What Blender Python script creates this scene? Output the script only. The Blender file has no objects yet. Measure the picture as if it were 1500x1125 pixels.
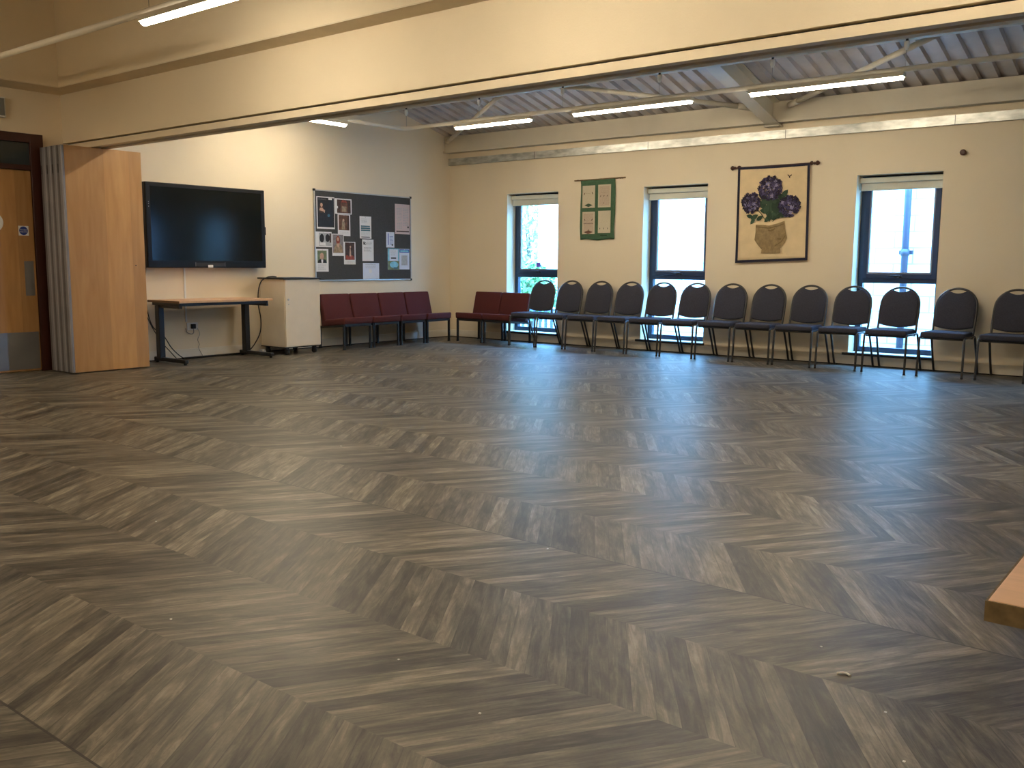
import bpy, bmesh, math, random
from mathutils import Vector, Matrix
C = bpy.context.scene.collection
PI = math.pi
rnd = random.Random(7)

# ------------------------------------------------------------------ materials
def nt(name):
    m = bpy.data.materials.new(name); m.use_nodes = True
    t = m.node_tree; b = t.nodes['Principled BSDF']
    return m, t, b
def N(t, kind, **kw):
    n = t.nodes.new(kind)
    for k, v in kw.items(): setattr(n, k, v)
    return n
def L(t, a, b): t.links.new(a, b)
def math_(t, op, a, b=None, c=None):
    n = t.nodes.new('ShaderNodeMath'); n.operation = op
    for i, x in enumerate((a, b, c)):
        if x is None: continue
        if isinstance(x, (int, float)): n.inputs[i].default_value = x
        else: t.links.new(x, n.inputs[i])
    return n.outputs[0]
def srgb(r, g, b):
    f = lambda c: (c/255/12.92 if c/255 <= .04045 else ((c/255+.055)/1.055)**2.4)
    return (f(r), f(g), f(b), 1)
def plain(name, col, rough=.6, metal=0., var=.06, scale=6., bump=.0, bscale=60., spec=.5, stretch=None):
    m, t, b = nt(name)
    b.inputs['Roughness'].default_value = rough; b.inputs['Metallic'].default_value = metal
    b.inputs['Specular IOR Level'].default_value = spec
    tc = N(t, 'ShaderNodeTexCoord'); mp = N(t, 'ShaderNodeMapping')
    L(t, tc.outputs['Object'], mp.inputs['Vector'])
    if stretch: mp.inputs['Scale'].default_value = stretch
    nz = N(t, 'ShaderNodeTexNoise'); nz.inputs['Scale'].default_value = scale; nz.inputs['Detail'].default_value = 4
    L(t, mp.outputs[0], nz.inputs['Vector'])
    cr = N(t, 'ShaderNodeValToRGB')
    e = cr.color_ramp.elements
    e[0].position = .3; e[1].position = .7
    e[0].color = (*[max(0, c*(1-var)) for c in col[:3]], 1); e[1].color = (*[min(1, c*(1+var)) for c in col[:3]], 1)
    L(t, nz.outputs['Fac'], cr.inputs[0]); L(t, cr.outputs[0], b.inputs['Base Color'])
    if bump:
        n2 = N(t, 'ShaderNodeTexNoise'); n2.inputs['Scale'].default_value = bscale; n2.inputs['Detail'].default_value = 3
        L(t, mp.outputs[0], n2.inputs['Vector'])
        bp = N(t, 'ShaderNodeBump'); bp.inputs['Strength'].default_value = bump; bp.inputs['Distance'].default_value = .01
        L(t, n2.outputs['Fac'], bp.inputs['Height']); L(t, bp.outputs[0], b.inputs['Normal'])
    return m
def emit(name, col, s):
    m = bpy.data.materials.new(name); m.use_nodes = True; t = m.node_tree
    t.nodes.clear(); e = t.nodes.new('ShaderNodeEmission'); o = t.nodes.new('ShaderNodeOutputMaterial')
    e.inputs[0].default_value = (*col, 1); e.inputs[1].default_value = s; t.links.new(e.outputs[0], o.inputs[0])
    return m

WALL = (.79, .68, .50)
M = {}
M['wall'] = plain('cream_paint', WALL, .75, var=.03, scale=1.2, bump=.12, bscale=90)
M['wall_lower'] = M['wall']
M['skirt'] = plain('skirting_paint', (.80, .73, .60), .5, var=.04)
M['cream_steel'] = plain('cream_steel_paint', (.60, .54, .42), .5, var=.05, scale=3)
M['conduit_paint'] = plain('cream_conduit_paint', (.72, .66, .54), .45, var=.03)
M['soffit_shade'] = plain('shaded_soffit_paint', (.70, .60, .44), .8, var=.05)  # wall paint darkened, shade under the step put into the colour
M['galv'] = plain('galvanised_steel', (.52, .52, .48), .38, .85, var=.32, scale=7, stretch=(1, 1, 3))
M['black'] = plain('black_steel', (.012, .012, .013), .4, 0, var=.1)
M['black_edge'] = plain('black_edging', (.015, .014, .014), .5)
M['bronze'] = plain('dark_grey_tube_paint', (.060, .056, .053), .33, .5, var=.1)
M['grey_fabric'] = plain('grey_upholstery', (.040, .041, .058), .95, var=.22, scale=120, bump=.35, bscale=500)
M['red_fabric'] = plain('maroon_upholstery', (.088, .0165, .016), .95, var=.2, scale=140, bump=.35, bscale=500)
M['navy_frame'] = plain('navy_window_paint', (.014, .034, .078), .35, var=.05)
M['grey_bead'] = plain('grey_glazing_bead', (.22, .22, .25), .4)
M['blind'] = plain('ivory_blind_fabric', (.62, .61, .52), .8, var=.03)
M['dark_gap'] = plain('dark_sealant', (.01, .009, .008), .7)
M['white_plastic'] = plain('white_plastic', (.75, .74, .70), .4, var=.02)
M['off_white'] = plain('grey_white_laminate', (.72, .62, .47), .45, var=.03)
M['paper'] = plain('white_paper', (.74, .73, .72), .7, var=.02)
M['paper_pink'] = plain('pinkish_paper', (.60, .47, .45), .7, var=.03)
M['paper_cool'] = plain('cool_white_paper', (.66, .70, .80), .6, var=.02)
M['board_felt'] = plain('charcoal_felt', (.060, .062, .064), .95, var=.15, scale=90, bump=.2, bscale=300)
M['alu'] = plain('aluminium_trim', (.55, .54, .52), .35, .8, var=.08)
M['partition_edge'] = plain('grey_partition_edge', (.25, .24, .25), .5, .2, var=.15, scale=3)
M['seal'] = plain('light_rubber_seal', (.36, .35, .36), .6, var=.08)
M['black_seal'] = plain('dark_grey_seal', (.13, .12, .12), .6, var=.1)
M['steel_plate'] = plain('brushed_steel', (.30, .29, .28), .35, .9, var=.12, scale=3)
M['mahogany'] = plain('dark_mahogany', (.045, .012, .007), .35, var=.3, scale=4, stretch=(1, 1, .15))
M['screen'] = plain('black_glass', (.004, .006, .006), .13, var=0, spec=.22)
M['gloss_black'] = plain('gloss_black_plastic', (.005, .005, .005), .35, spec=.25)
M['green_cloth'] = plain('green_felt_cloth', (.065, .135, .072), .95, var=.12, scale=30, bump=.3, bscale=200)
M['cream_cloth'] = plain('cream_cloth', (.74, .575, .34), .9, var=.06, scale=8, bump=.2, bscale=150)
M['cream_patch'] = plain('cream_stitch_cloth', (.56, .50, .36), .9, var=.05, scale=60)
M['tan_patch'] = plain('tan_stitch_cloth', (.50, .40, .30), .9, var=.08, scale=60)
M['navy_cloth'] = plain('navy_ribbon', (.010, .010, .030), .8, var=.2)
M['burlap'] = plain('burlap', (.29, .205, .10), .95, var=.2, scale=25, bump=.5, bscale=120)
M['burlap_dark'] = plain('burlap_fold', (.20, .135, .06), .95, var=.2, scale=25)
M['petal_dark'] = plain('dark_purple_petal', (.016, .009, .030), .8, var=.3)
M['petal_mid'] = plain('purple_petal', (.065, .050, .125), .8, var=.3)
M['petal_light'] = plain('lilac_petal', (.30, .27, .42), .8, var=.2)
M['leaf_a'] = plain('dark_green_leaf', (.018, .045, .022), .8, var=.3)
M['leaf_b'] = plain('green_leaf', (.04, .075, .04), .8, var=.3)
M['dark_wood'] = plain('dark_turned_wood', (.055, .018, .010), .35, var=.3)
M['rod_wood'] = plain('stained_bamboo', (.20, .12, .05), .6, var=.3, scale=20)
M['cable'] = plain('black_cable', (.012, .012, .012), .5)
M['grey_cable'] = plain('grey_cable', (.30, .28, .25), .5)
M['speaker_grey'] = plain('grey_grille', (.20, .20, .19), .6)
M['sign_blue'] = plain('sign_blue', (.010, .035, .22), .45, var=.02)
M['c_dark'] = plain('print_black', (.012, .012, .014), .6, var=.3, scale=25)
M['c_brown'] = plain('print_brown', (.13, .055, .03), .6, var=.4, scale=25)
M['c_umber'] = plain('print_umber', (.055, .025, .016), .6, var=.4, scale=25)
M['c_red'] = plain('print_red', (.32, .06, .03), .6, var=.4, scale=25)
M['c_skin'] = plain('print_skin', (.55, .33, .22), .6, var=.15, scale=40)
M['c_tan'] = plain('print_tan', (.32, .23, .14), .6, var=.3, scale=30)
M['c_grey'] = plain('print_grey', (.22, .20, .20), .6, var=.3, scale=30)
M['c_lgrey'] = plain('print_light_grey', (.42, .42, .42), .6, var=.1, scale=30)
M['c_green'] = plain('print_green', (.16, .20, .10), .6, var=.3, scale=25)
M['c_teal'] = plain('print_teal', (.05, .13, .17), .6, var=.15, scale=25)
M['c_blue'] = plain('print_blue', (.05, .12, .42), .6, var=.2, scale=25)
M['c_cyan'] = plain('print_cyan', (.22, .55, .68), .6, var=.15, scale=18)
M['c_violet'] = plain('print_violet', (.20, .10, .55), .6, var=.1)
M['glass'] = None
M['shrub'] = plain('shrub_leaf', (.10, .22, .07), .6, var=.5, scale=9)
M['shrub2'] = plain('pale_shrub_leaf', (.30, .40, .18), .6, var=.4, scale=9)
M['bark'] = plain('bark', (.12, .09, .06), .9)
M['paving'] = plain('grey_paving', (.38, .36, .33), .85, var=.15)
M['pipe_paint'] = plain('blue_grey_pipe_paint', (.014, .016, .03), .5)
M['rail_white'] = plain('grey_rail_paint', (.05, .07, .10), .5)
M['debris'] = plain('white_thread', (.95, .95, .93), .6)

# maple veneer
def veneer(name, c1, c2, rough=.4):
    m, t, b = nt(name)
    tc = N(t, 'ShaderNodeTexCoord'); mp = N(t, 'ShaderNodeMapping'); L(t, tc.outputs['Object'], mp.inputs['Vector'])
    mp.inputs['Scale'].default_value = (3, 3, .35)
    w = N(t, 'ShaderNodeTexNoise'); w.inputs['Scale'].default_value = 5; w.inputs['Detail'].default_value = 6; w.inputs['Distortion'].default_value = .6
    L(t, mp.outputs[0], w.inputs['Vector'])
    cr = N(t, 'ShaderNodeValToRGB'); e = cr.color_ramp.elements
    e[0].position = .3; e[0].color = (*c1, 1); e[1].position = .7; e[1].color = (*c2, 1)
    L(t, w.outputs['Fac'], cr.inputs[0])
    # broad veneer leaves
    sx = N(t, 'ShaderNodeSeparateXYZ'); L(t, tc.outputs['Object'], sx.inputs[0])
    i = math_(t, 'FLOOR', math_(t, 'MULTIPLY', sx.outputs[1], 3.6))
    wn = N(t, 'ShaderNodeTexWhiteNoise', noise_dimensions='1D'); L(t, i, wn.inputs['W'])
    f = math_(t, 'MULTIPLY_ADD', wn.outputs['Value'], .36, .80)
    mx = N(t, 'ShaderNodeMix', data_type='RGBA', blend_type='MULTIPLY'); mx.inputs['Factor'].default_value = 1
    L(t, cr.outputs[0], mx.inputs['A'])
    cb = N(t, 'ShaderNodeCombineColor'); [L(t, f, cb.inputs[k]) for k in range(3)]
    L(t, cb.outputs[0], mx.inputs['B']); L(t, mx.outputs['Result'], b.inputs['Base Color'])
    b.inputs['Roughness'].default_value = rough
    return m
M['maple'] = veneer('maple_veneer', (.50, .245, .065), (.60, .32, .10))
M['door_maple'] = veneer('door_veneer', (.36, .175, .055), (.47, .25, .09))
M['beech'] = plain('beech_laminate', (.60, .36, .20), .45, var=.07, scale=5, stretch=(1, 10, 1))
M['beech_fore'] = plain('pale_beech_laminate', (.82, .50, .29), .5, var=.06, scale=6, stretch=(1, 12, 1))
M['raw_edge'] = plain('chipboard_edge', (.19, .13, .06), .8, var=.25, scale=60)
M['brown_shade_band'] = plain('brown_shade_and_bands', (.13, .07, .035), .6)  # painted shade on the side table's end; also the rod bands

# thin glass: transparent + fresnel gloss
def glass():
    m = bpy.data.materials.new('window_glass'); m.use_nodes = True; t = m.node_tree; t.nodes.clear()
    tr = t.nodes.new('ShaderNodeBsdfTransparent'); tr.inputs[0].default_value = (.90, .96, .96, 1)
    gl = t.nodes.new('ShaderNodeBsdfGlossy'); gl.inputs['Roughness'].default_value = .02
    fr = t.nodes.new('ShaderNodeFresnel'); ge = t.nodes.new('ShaderNodeNewGeometry'); L(t, math_(t, 'MULTIPLY_ADD', ge.outputs['Backfacing'], 1/1.5-1.5, 1.5), fr.inputs[0])
    mx = t.nodes.new('ShaderNodeMixShader'); o = t.nodes.new('ShaderNodeOutputMaterial')
    L(t, fr.outputs[0], mx.inputs[0]); L(t, tr.outputs[0], mx.inputs[1]); L(t, gl.outputs[0], mx.inputs[2]); L(t, mx.outputs[0], o.inputs[0])
    return m
M['glass'] = glass()

# chevron vinyl planks
def floor_mat():
    m, t, b = nt('chevron_vinyl_floor')
    tc = N(t, 'ShaderNodeTexCoord'); s = N(t, 'ShaderNodeSeparateXYZ'); L(t, tc.outputs['Object'], s.inputs[0])
    X, Y = s.outputs[0], s.outputs[1]
    P = .508; Y0 = -9.595; K = .66; W = .072
    yy = math_(t, 'SUBTRACT', Y, Y0)
    band = math_(t, 'FLOOR', math_(t, 'DIVIDE', yy, P))
    pp = math_(t, 'PINGPONG', yy, P)
    a = math_(t, 'SUBTRACT', X, math_(t, 'MULTIPLY', pp, K))
    # per band shift so that the strips of neighbouring bands meet off-register a little
    ai = math_(t, 'DIVIDE', a, W)
    idx = math_(t, 'FLOOR', ai)
    v1 = N(t, 'ShaderNodeCombineXYZ'); L(t, idx, v1.inputs[0]); L(t, band, v1.inputs[1])
    wn = N(t, 'ShaderNodeTexWhiteNoise', noise_dimensions='3D'); L(t, v1.outputs[0], wn.inputs['Vector'])
    seg = math_(t, 'FLOOR', math_(t, 'ADD', math_(t, 'MULTIPLY', pp, 1/.23), math_(t, 'MULTIPLY', wn.outputs['Value'], 7.3)))
    v2 = N(t, 'ShaderNodeCombineXYZ'); L(t, idx, v2.inputs[0]); L(t, band, v2.inputs[1]); L(t, seg, v2.inputs[2])
    wn2 = N(t, 'ShaderNodeTexWhiteNoise', noise_dimensions='3D'); L(t, v2.outputs[0], wn2.inputs['Vector'])
    # grain coordinate : across stretched, along slow, random offset per strip
    off = math_(t, 'MULTIPLY', wn.outputs['Value'], 40.)
    g = N(t, 'ShaderNodeCombineXYZ')
    L(t, math_(t, 'MULTIPLY', a, 34.), g.inputs[0]); L(t, math_(t, 'MULTIPLY_ADD', pp, 4.2, off), g.inputs[1]); L(t, off, g.inputs[2])
    n1 = N(t, 'ShaderNodeTexNoise'); n1.inputs['Scale'].default_value = 1.; n1.inputs['Detail'].default_value = 6; n1.inputs['Roughness'].default_value = .72; n1.inputs['Distortion'].default_value = .9
    L(t, g.outputs[0], n1.inputs['Vector'])
    g2 = N(t, 'ShaderNodeCombineXYZ')
    L(t, math_(t, 'MULTIPLY', a, 9.), g2.inputs[0]); L(t, math_(t, 'MULTIPLY_ADD', pp, 3.4, off), g2.inputs[1]); L(t, band, g2.inputs[2])
    n2 = N(t, 'ShaderNodeTexNoise'); n2.inputs['Scale'].default_value = 1.; n2.inputs['Detail'].default_value = 3; n2.inputs['Distortion'].default_value = 1.5
    L(t, g2.outputs[0], n2.inputs['Vector'])
    n3 = N(t, 'ShaderNodeTexNoise'); n3.inputs['Scale'].default_value = 90; n3.inputs['Detail'].default_value = 2
    L(t, tc.outputs['Object'], n3.inputs['Vector'])
    val = math_(t, 'ADD', math_(t, 'MULTIPLY', n1.outputs['Fac'], .62), math_(t, 'MULTIPLY', n2.outputs['Fac'], .42))
    val = math_(t, 'ADD', val, math_(t, 'ADD', math_(t, 'MULTIPLY', wn.outputs['Value'], .17), math_(t, 'MULTIPLY', wn2.outputs['Value'], .03)))
    val = math_(t, 'ADD', val, math_(t, 'MULTIPLY', n3.outputs['Fac'], .06))
    cr = N(t, 'ShaderNodeValToRGB'); r = cr.color_ramp
    r.elements[0].position = .48; r.elements[0].color = (.020, .0166, .0125, 1)
    r.elements[1].position = .86; r.elements[1].color = (.305, .266, .198, 1)
    for p_, c_ in ((.57, (.053, .045, .034, 1)), (.65, (.096, .083, .062, 1)), (.74, (.162, .140, .105, 1))):
        e = r.elements.new(p_); e.color = c_
    L(t, val, cr.inputs[0])
    # joints : strip edges, sheet seams
    fa = math_(t, 'FRACT', ai)
    ed = math_(t, 'MINIMUM', fa, math_(t, 'SUBTRACT', 1., fa))
    j1 = math_(t, 'LESS_THAN', ed, .014)
    sy = math_(t, 'PINGPONG', math_(t, 'ADD', yy, -3*P), 2*P)
    j2 = math_(t, 'LESS_THAN', sy, .0035)
    jj = math_(t, 'MAXIMUM', math_(t, 'MULTIPLY', j1, .55), math_(t, 'MULTIPLY', j2, .85))
    mx = N(t, 'ShaderNodeMix', data_type='RGBA', blend_type='MIX'); L(t, jj, mx.inputs['Factor'])
    L(t, cr.outputs[0], mx.inputs['A']); mx.inputs['B'].default_value = (.012, .010, .008, 1)
    L(t, mx.outputs['Result'], b.inputs['Base Color'])
    b.inputs['Specular IOR Level'].default_value = .42
    L(t, math_(t, 'MULTIPLY_ADD', n1.outputs['Fac'], .10, .37), b.inputs['Roughness'])
    bp = N(t, 'ShaderNodeBump'); bp.inputs['Strength'].default_value = .11; bp.inputs['Distance'].default_value = .004
    L(t, math_(t, 'SUBTRACT', val, jj), bp.inputs['Height']); L(t, bp.outputs[0], b.inputs['Normal'])
    return m
M['floor'] = floor_mat()

def stone_mat():
    m, t, b = nt('pale_stone_blocks')
    tc = N(t, 'ShaderNodeTexCoord'); s = N(t, 'ShaderNodeSeparateXYZ'); L(t, tc.outputs['Object'], s.inputs[0])
    cb = N(t, 'ShaderNodeCombineXYZ'); L(t, s.outputs[0], cb.inputs[0]); L(t, s.outputs[2], cb.inputs[1])
    br = N(t, 'ShaderNodeTexBrick'); L(t, cb.outputs[0], br.inputs['Vector'])
    br.inputs['Scale'].default_value = 1.; br.inputs['Brick Width'].default_value = .55; br.inputs['Row Height'].default_value = .24
    br.inputs['Mortar Size'].default_value = .012
    br.inputs['Color1'].default_value = (.62, .58, .50, 1); br.inputs['Color2'].default_value = (.48, .45, .39, 1); br.inputs['Mortar'].default_value = (.26, .25, .22, 1)
    L(t, br.outputs['Color'], b.inputs['Base Color']); b.inputs['Roughness'].default_value = .9
    return m
M['stone'] = stone_mat()

LAMP = emit('lamp_diffuser_glow', (1.0, .86, .65), 27.)

# ------------------------------------------------------------------ mesh builder
class MB:
    def __init__(s): s.bm = bmesh.new(); s.mats = []
    def mi(s, m):
        if m not in s.mats: s.mats.append(m)
        return s.mats.index(m)
    def _tag(s, faces, m, smooth=False):
        i = s.mi(m)
        for f in faces: f.material_index = i; f.smooth = smooth
    def box(s, lo, hi, m, bev=0., rot=None, seg=2):
        lo, hi = Vector(lo), Vector(hi); c = (lo+hi)/2; d = hi-lo
        r = bmesh.ops.create_cube(s.bm, size=1.)
        vs = r['verts']
        for v in vs: v.co = Vector((v.co.x*d.x, v.co.y*d.y, v.co.z*d.z))
        fs = set(f for v in vs for f in v.link_faces)
        if bev:
            es = list(set(e for v in vs for e in v.link_edges))
            rr = bmesh.ops.bevel(s.bm, geom=es, offset=bev, segments=seg, affect='EDGES', profile=.6)
            fs = set(rr['faces']) | set(f for f in fs if f.is_valid)
            vs = list(set(v for f in fs for v in f.verts))
        for v in vs:
            if rot is not None: v.co = rot @ v.co
            v.co += c
        s._tag(fs, m, bool(bev)); return vs
    def prism(s, pts, d, m, smooth=False):
        """closed polygon of 3-D points extruded by vector d"""
        d = Vector(d); a = [s.bm.verts.new(Vector(p)) for p in pts]; b = [s.bm.verts.new(Vector(p)+d) for p in pts]
        n = len(a); fs = [s.bm.faces.new(a[::-1]), s.bm.faces.new(b)]
        for i in range(n): fs.append(s.bm.faces.new((a[i], a[(i+1) % n], b[(i+1) % n], b[i])))
        s._tag(fs, m); return fs
    def tube(s, path, r, m, n=10, cap=True, closed=False):
        path = [Vector(p) for p in path]; rings = []; k = len(path); up = None
        for i, p in enumerate(path):
            if closed: t = (path[(i+1) % k]-path[i-1]).normalized()
            else: t = ((path[min(i+1, k-1)]-path[max(i-1, 0)])).normalized()
            if up is None:
                up = Vector((0, 0, 1)) if abs(t.z) < .9 else Vector((1, 0, 0))
            u = (up-t*up.dot(t)).normalized(); w = t.cross(u); up = u
            rr = r[i] if isinstance(r, (list, tuple)) else r
            rings.append([s.bm.verts.new(p+u*math.cos(2*PI*j/n)*rr+w*math.sin(2*PI*j/n)*rr) for j in range(n)])
        fs = []
        for i in range(k if closed else k-1):
            A, B = rings[i], rings[(i+1) % k]
            for j in range(n): fs.append(s.bm.faces.new((A[j], A[(j+1) % n], B[(j+1) % n], B[j])))
        s._tag(fs, m, True)
        if cap and not closed: s._tag([s.bm.faces.new(rings[0][::-1]), s.bm.faces.new(rings[-1])], m)
    def cyl(s, a, b, r, m, n=16): s.tube([a, b], r, m, n)
    def lathe(s, c, prof, m, axis='z', n=20):
        """prof: list of (radius, height) along axis from point c"""
        c = Vector(c); rings = []
        for r, h in prof:
            ring = []
            for j in range(n):
                x, y = r*math.cos(2*PI*j/n), r*math.sin(2*PI*j/n)
                v = {'z': (x, y, h), 'x': (h, x, y), 'y': (y, h, x)}[axis]
                ring.append(s.bm.verts.new(c+Vector(v)))
            rings.append(ring)
        fs = []
        for i in range(len(rings)-1):
            A, B = rings[i], rings[i+1]
            for j in range(n): fs.append(s.bm.faces.new((A[j], A[(j+1) % n], B[(j+1) % n], B[j])))
        s._tag(fs, m, True)
        s._tag([s.bm.faces.new(rings[0][::-1]), s.bm.faces.new(rings[-1])], m)
    def poly(s, pts, m):
        f = s.bm.faces.new([s.bm.verts.new(Vector(p)) for p in pts]); s._tag([f], m); return f
    def grid(s, fn, nu, nv, m, smooth=True):
        V = [[s.bm.verts.new(Vector(fn(i/nu, j/nv))) for j in range(nv+1)] for i in range(nu+1)]
        fs = [s.bm.faces.new((V[i][j], V[i+1][j], V[i+1][j+1], V[i][j+1])) for i in range(nu) for j in range(nv)]
        s._tag(fs, m, smooth); return V
    def done(s, name, parent=None, loc=(0, 0, 0), recalc=True, rotz=0.):
        if recalc: bmesh.ops.recalc_face_normals(s.bm, faces=s.bm.faces[:])
        me = bpy.data.meshes.new(name); s.bm.to_mesh(me); s.bm.free()
        for m in s.mats: me.materials.append(m)
        o = bpy.data.objects.new(name, me); C.objects.link(o); o.parent = parent; o.location = loc; o.rotation_euler = (0, 0, rotz)
        return o
def tag(o, label=None, cat=None, group=None, kind=None):
    for k, v in (('label', label), ('category', cat), ('group', group), ('kind', kind)):
        if v: o[k] = v
    return o
def thing(name, label, cat, loc=(0, 0, 0), rotz=0., group=None):
    o = bpy.data.objects.new(name, None); C.objects.link(o); o.empty_display_size = .1
    o.location = loc; o.rotation_euler = (0, 0, rotz); return tag(o, label, cat, group)
def copy_tree(o, parent=None):
    c = o.copy(); C.objects.link(c); c.parent = parent
    for ch in [x for x in bpy.data.objects if x.parent == o]: copy_tree(ch, c)
    return c
def arc(c, r, a0, a1, n, f):
    return [f(c, r, a0+(a1-a0)*i/n) for i in range(n+1)]
def smooth_path(pts, n=6):
    """Catmull-Rom through points"""
    P = [Vector(p) for p in pts]; P = [P[0]*2-P[1]]+P+[P[-1]*2-P[-2]]; out = []
    for i in range(1, len(P)-2):
        for k in range(n):
            t = k/n; a, b, c, d = P[i-1:i+3]
            out.append(.5*((2*b)+(c-a)*t+(2*a-5*b+4*c-d)*t*t+(3*b-a-3*c+d)*t**3))
    out.append(P[-2]); return out
def text_mesh(mb, s, size, origin, right, up, m, align='CENTER'):
    cu = bpy.data.curves.new('t', 'FONT'); cu.body = s; cu.size = size; cu.align_x = align; cu.align_y = 'CENTER'
    ob = bpy.data.objects.new('t', cu); C.objects.link(ob)
    dg = bpy.context.evaluated_depsgraph_get(); me = bpy.data.meshes.new_from_object(ob.evaluated_get(dg))
    O, R, U = Vector(origin), Vector(right), Vector(up)
    vs = [mb.bm.verts.new(O+R*v.co.x+U*v.co.y) for v in me.vertices]; i = mb.mi(m)
    for p in me.polygons:
        try: f = mb.bm.faces.new([vs[k] for k in p.vertices]); f.material_index = i
        except ValueError: pass
    bpy.data.objects.remove(ob); bpy.data.curves.remove(cu); bpy.data.meshes.remove(me)

# ------------------------------------------------------------------ the room
XR, YF = 12.6, -14.2          # right wall, front wall (behind the camera)
DZ0, DK = 3.10, .25           # roof deck: z = DZ0 - DK*y
BY0, BY1 = -6.13, -5.89       # bulkhead between the two halves
mb = MB(); mb.box((-.3, YF-.3, -.08), (XR+.3, .25, 0), M['floor']); tag(mb.done('floor'), kind='structure')

ROOF_Z = DZ0-DK*BY1
mb = MB()
mb.prism([(0, YF, 0), (0, .3, 0), (0, .3, 3.05), (0, BY1, ROOF_Z+.05), (0, YF, ROOF_Z+.05)], (-.25, 0, 0), M['wall'])
tag(mb.done('wall_left'), kind='structure')
mb = MB(); mb.prism([(XR, YF, 0), (XR, .3, 0), (XR, .3, 3.05), (XR, BY1, ROOF_Z+.05), (XR, YF, ROOF_Z+.05)], (.25, 0, 0), M['wall'])
tag(mb.done('wall_right'), kind='structure')
mb = MB(); mb.box((-.25, YF-.25, 0), (XR+.25, YF, 4.7), M['wall']); tag(mb.done('wall_front'), kind='structure')

WINS = [(1.162, 2.108), (3.526, 4.473), (6.370, 7.306), (9.25, 10.2)]  # the rightmost window is an added one, out of view
WZ0, WZ1, WT = .149, 2.207, .34
mb = MB(); x = 0.
for a, b in WINS:
    mb.box((x, 0, 0), (a, WT, 3.08), M['wall']); mb.box((a, 0, 0), (b, WT, WZ0), M['wall']); mb.box((a, 0, WZ1), (b, WT, 3.08), M['wall']); x = b
mb.box((x, 0, 0), (XR, WT, 3.08), M['wall'])
tag(mb.done('wall_back'), kind='structure')

# bulkhead between the rooms with its stepped top, and the step on the left wall of the near room
mb = MB(); mb.box((0, BY0, 2.405), (XR, BY1, ROOF_Z+.02), M['wall']); mb.box((0, BY0-.22, 2.915), (XR, BY0, ROOF_Z+.02), M['wall'])
mb.box((0, BY0-.22, 2.905), (XR, BY0, 2.915), M['soffit_shade'])
tag(mb.done('wall_middle'), kind='structure')
mb = MB(); mb.box((0, YF, 2.915), (.42, BY0-.22, ROOF_Z+.02), M['wall']); mb.box((0, YF, 2.905), (.42, BY0-.22, 2.915), M['soffit_shade'])
tag(mb.done('trim_1'), kind='structure')
# track of the folding partition under the bulkhead
mb = MB(); mb.box((.0, -6.105, 2.335), (XR, -6.03, 2.392), M['wall']); mb.box((.0, -5.97, 2.335), (XR, -5.895, 2.392), M['wall'])
mb.box((.0, -6.03, 2.365), (XR, -5.97, 2.392), M['black_edge']); mb.box((.0, -6.07, 2.392), (XR, -5.93, 2.405), M['black_edge'])
tag(mb.done('trim_2'), kind='structure')
# ceilings
mb = MB(); mb.box((-.2, YF-.2, ROOF_Z), (XR+.2, BY0, ROOF_Z+.1), M['wall']); tag(mb.done('ceiling'), kind='structure')
# corrugated deck
M['deck'] = plain('grey_roof_decking', (.50, .455, .43), .5, .0, var=.12, scale=4)
M['deck_dark'] = plain('roof_insulation', (.10, .09, .09), .9)
mb = MB(); x = -.2; prof = []
per, lo_w, dep, sl = .188, .115, .042, .012
while x < XR+.2:
    prof += [(x, 0), (x+lo_w, 0), (x+lo_w+sl, dep), (x+per-sl, dep)]; x += per
Y0, Y1 = .30, BY1+.02
top = [(xx, Y0, DZ0-DK*Y0+zz) for xx, zz in prof]; bot = [(xx, Y1, DZ0-DK*Y1+zz) for xx, zz in prof]
A = [mb.bm.verts.new(p) for p in top]; B = [mb.bm.verts.new(p) for p in bot]
mb._tag([mb.bm.faces.new((A[i], A[i+1], B[i+1], B[i])) for i in range(len(A)-1)], M['deck'])
mb.prism([(-.2, Y0, DZ0-DK*Y0+dep+.004), (-.2, Y1, DZ0-DK*Y1+dep+.004), (-.2, Y1, DZ0-DK*Y1+.2), (-.2, Y0, DZ0-DK*Y0+.2)], (XR+.4, 0, 0), M['deck_dark'])
tag(mb.done('ceiling_decking', recalc=False), kind='structure')
# closer above the back wall
mb = MB(); mb.box((-.2, .26, 2.95), (XR+.2, .42, 3.3), M['deck_dark']); tag(mb.done('trim_3'), kind='structure')

# steelwork: eaves beam, purlin, sloping rafters, tie rods
mb = MB()
mb.box((.0, -.125, 2.895), (XR, -.02, 3.118), M['cream_steel']); mb.box((.0, -.155, 2.868), (XR, -.02, 2.895), M['cream_steel'])
tag(mb.done('trim_4'), kind='structure')
mb = MB(); py = -1.95
mb.box((0, py-.075, 3.225), (XR, py+.075, 3.24), M['cream_steel']); mb.box((0, py-.006, 3.24), (XR, py+.006, 3.53), M['cream_steel'])
mb.box((0, py-.075, 3.53), (XR, py+.075, 3.545), M['cream_steel'])
tag(mb.done('trim_5'), kind='structure')
for k, rx in enumerate((5.27, 10.6)):
    mb = MB(); w = .17
    for (z0, z1, xa, xb) in ((2.83, 2.847, 0, w), (2.847, 3.075, w/2-.006, w/2+.006), (3.075, 3.09, 0, w)):
        y0, y1 = -.0, BY1
        mb.prism([(rx+xa, y0, z0-DK*y0), (rx+xa, y1, z0-DK*y1), (rx+xa, y1, z1-DK*y1), (rx+xa, y0, z1-DK*y0)], (xb-xa, 0, 0), M['cream_steel'])
    mb.box((rx-.01, -.14, 2.83), (rx+w+.01, 0, 2.845), M['cream_steel'])
    tag(mb.done('trim_%d' % (6+k)), kind='structure')
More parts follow.
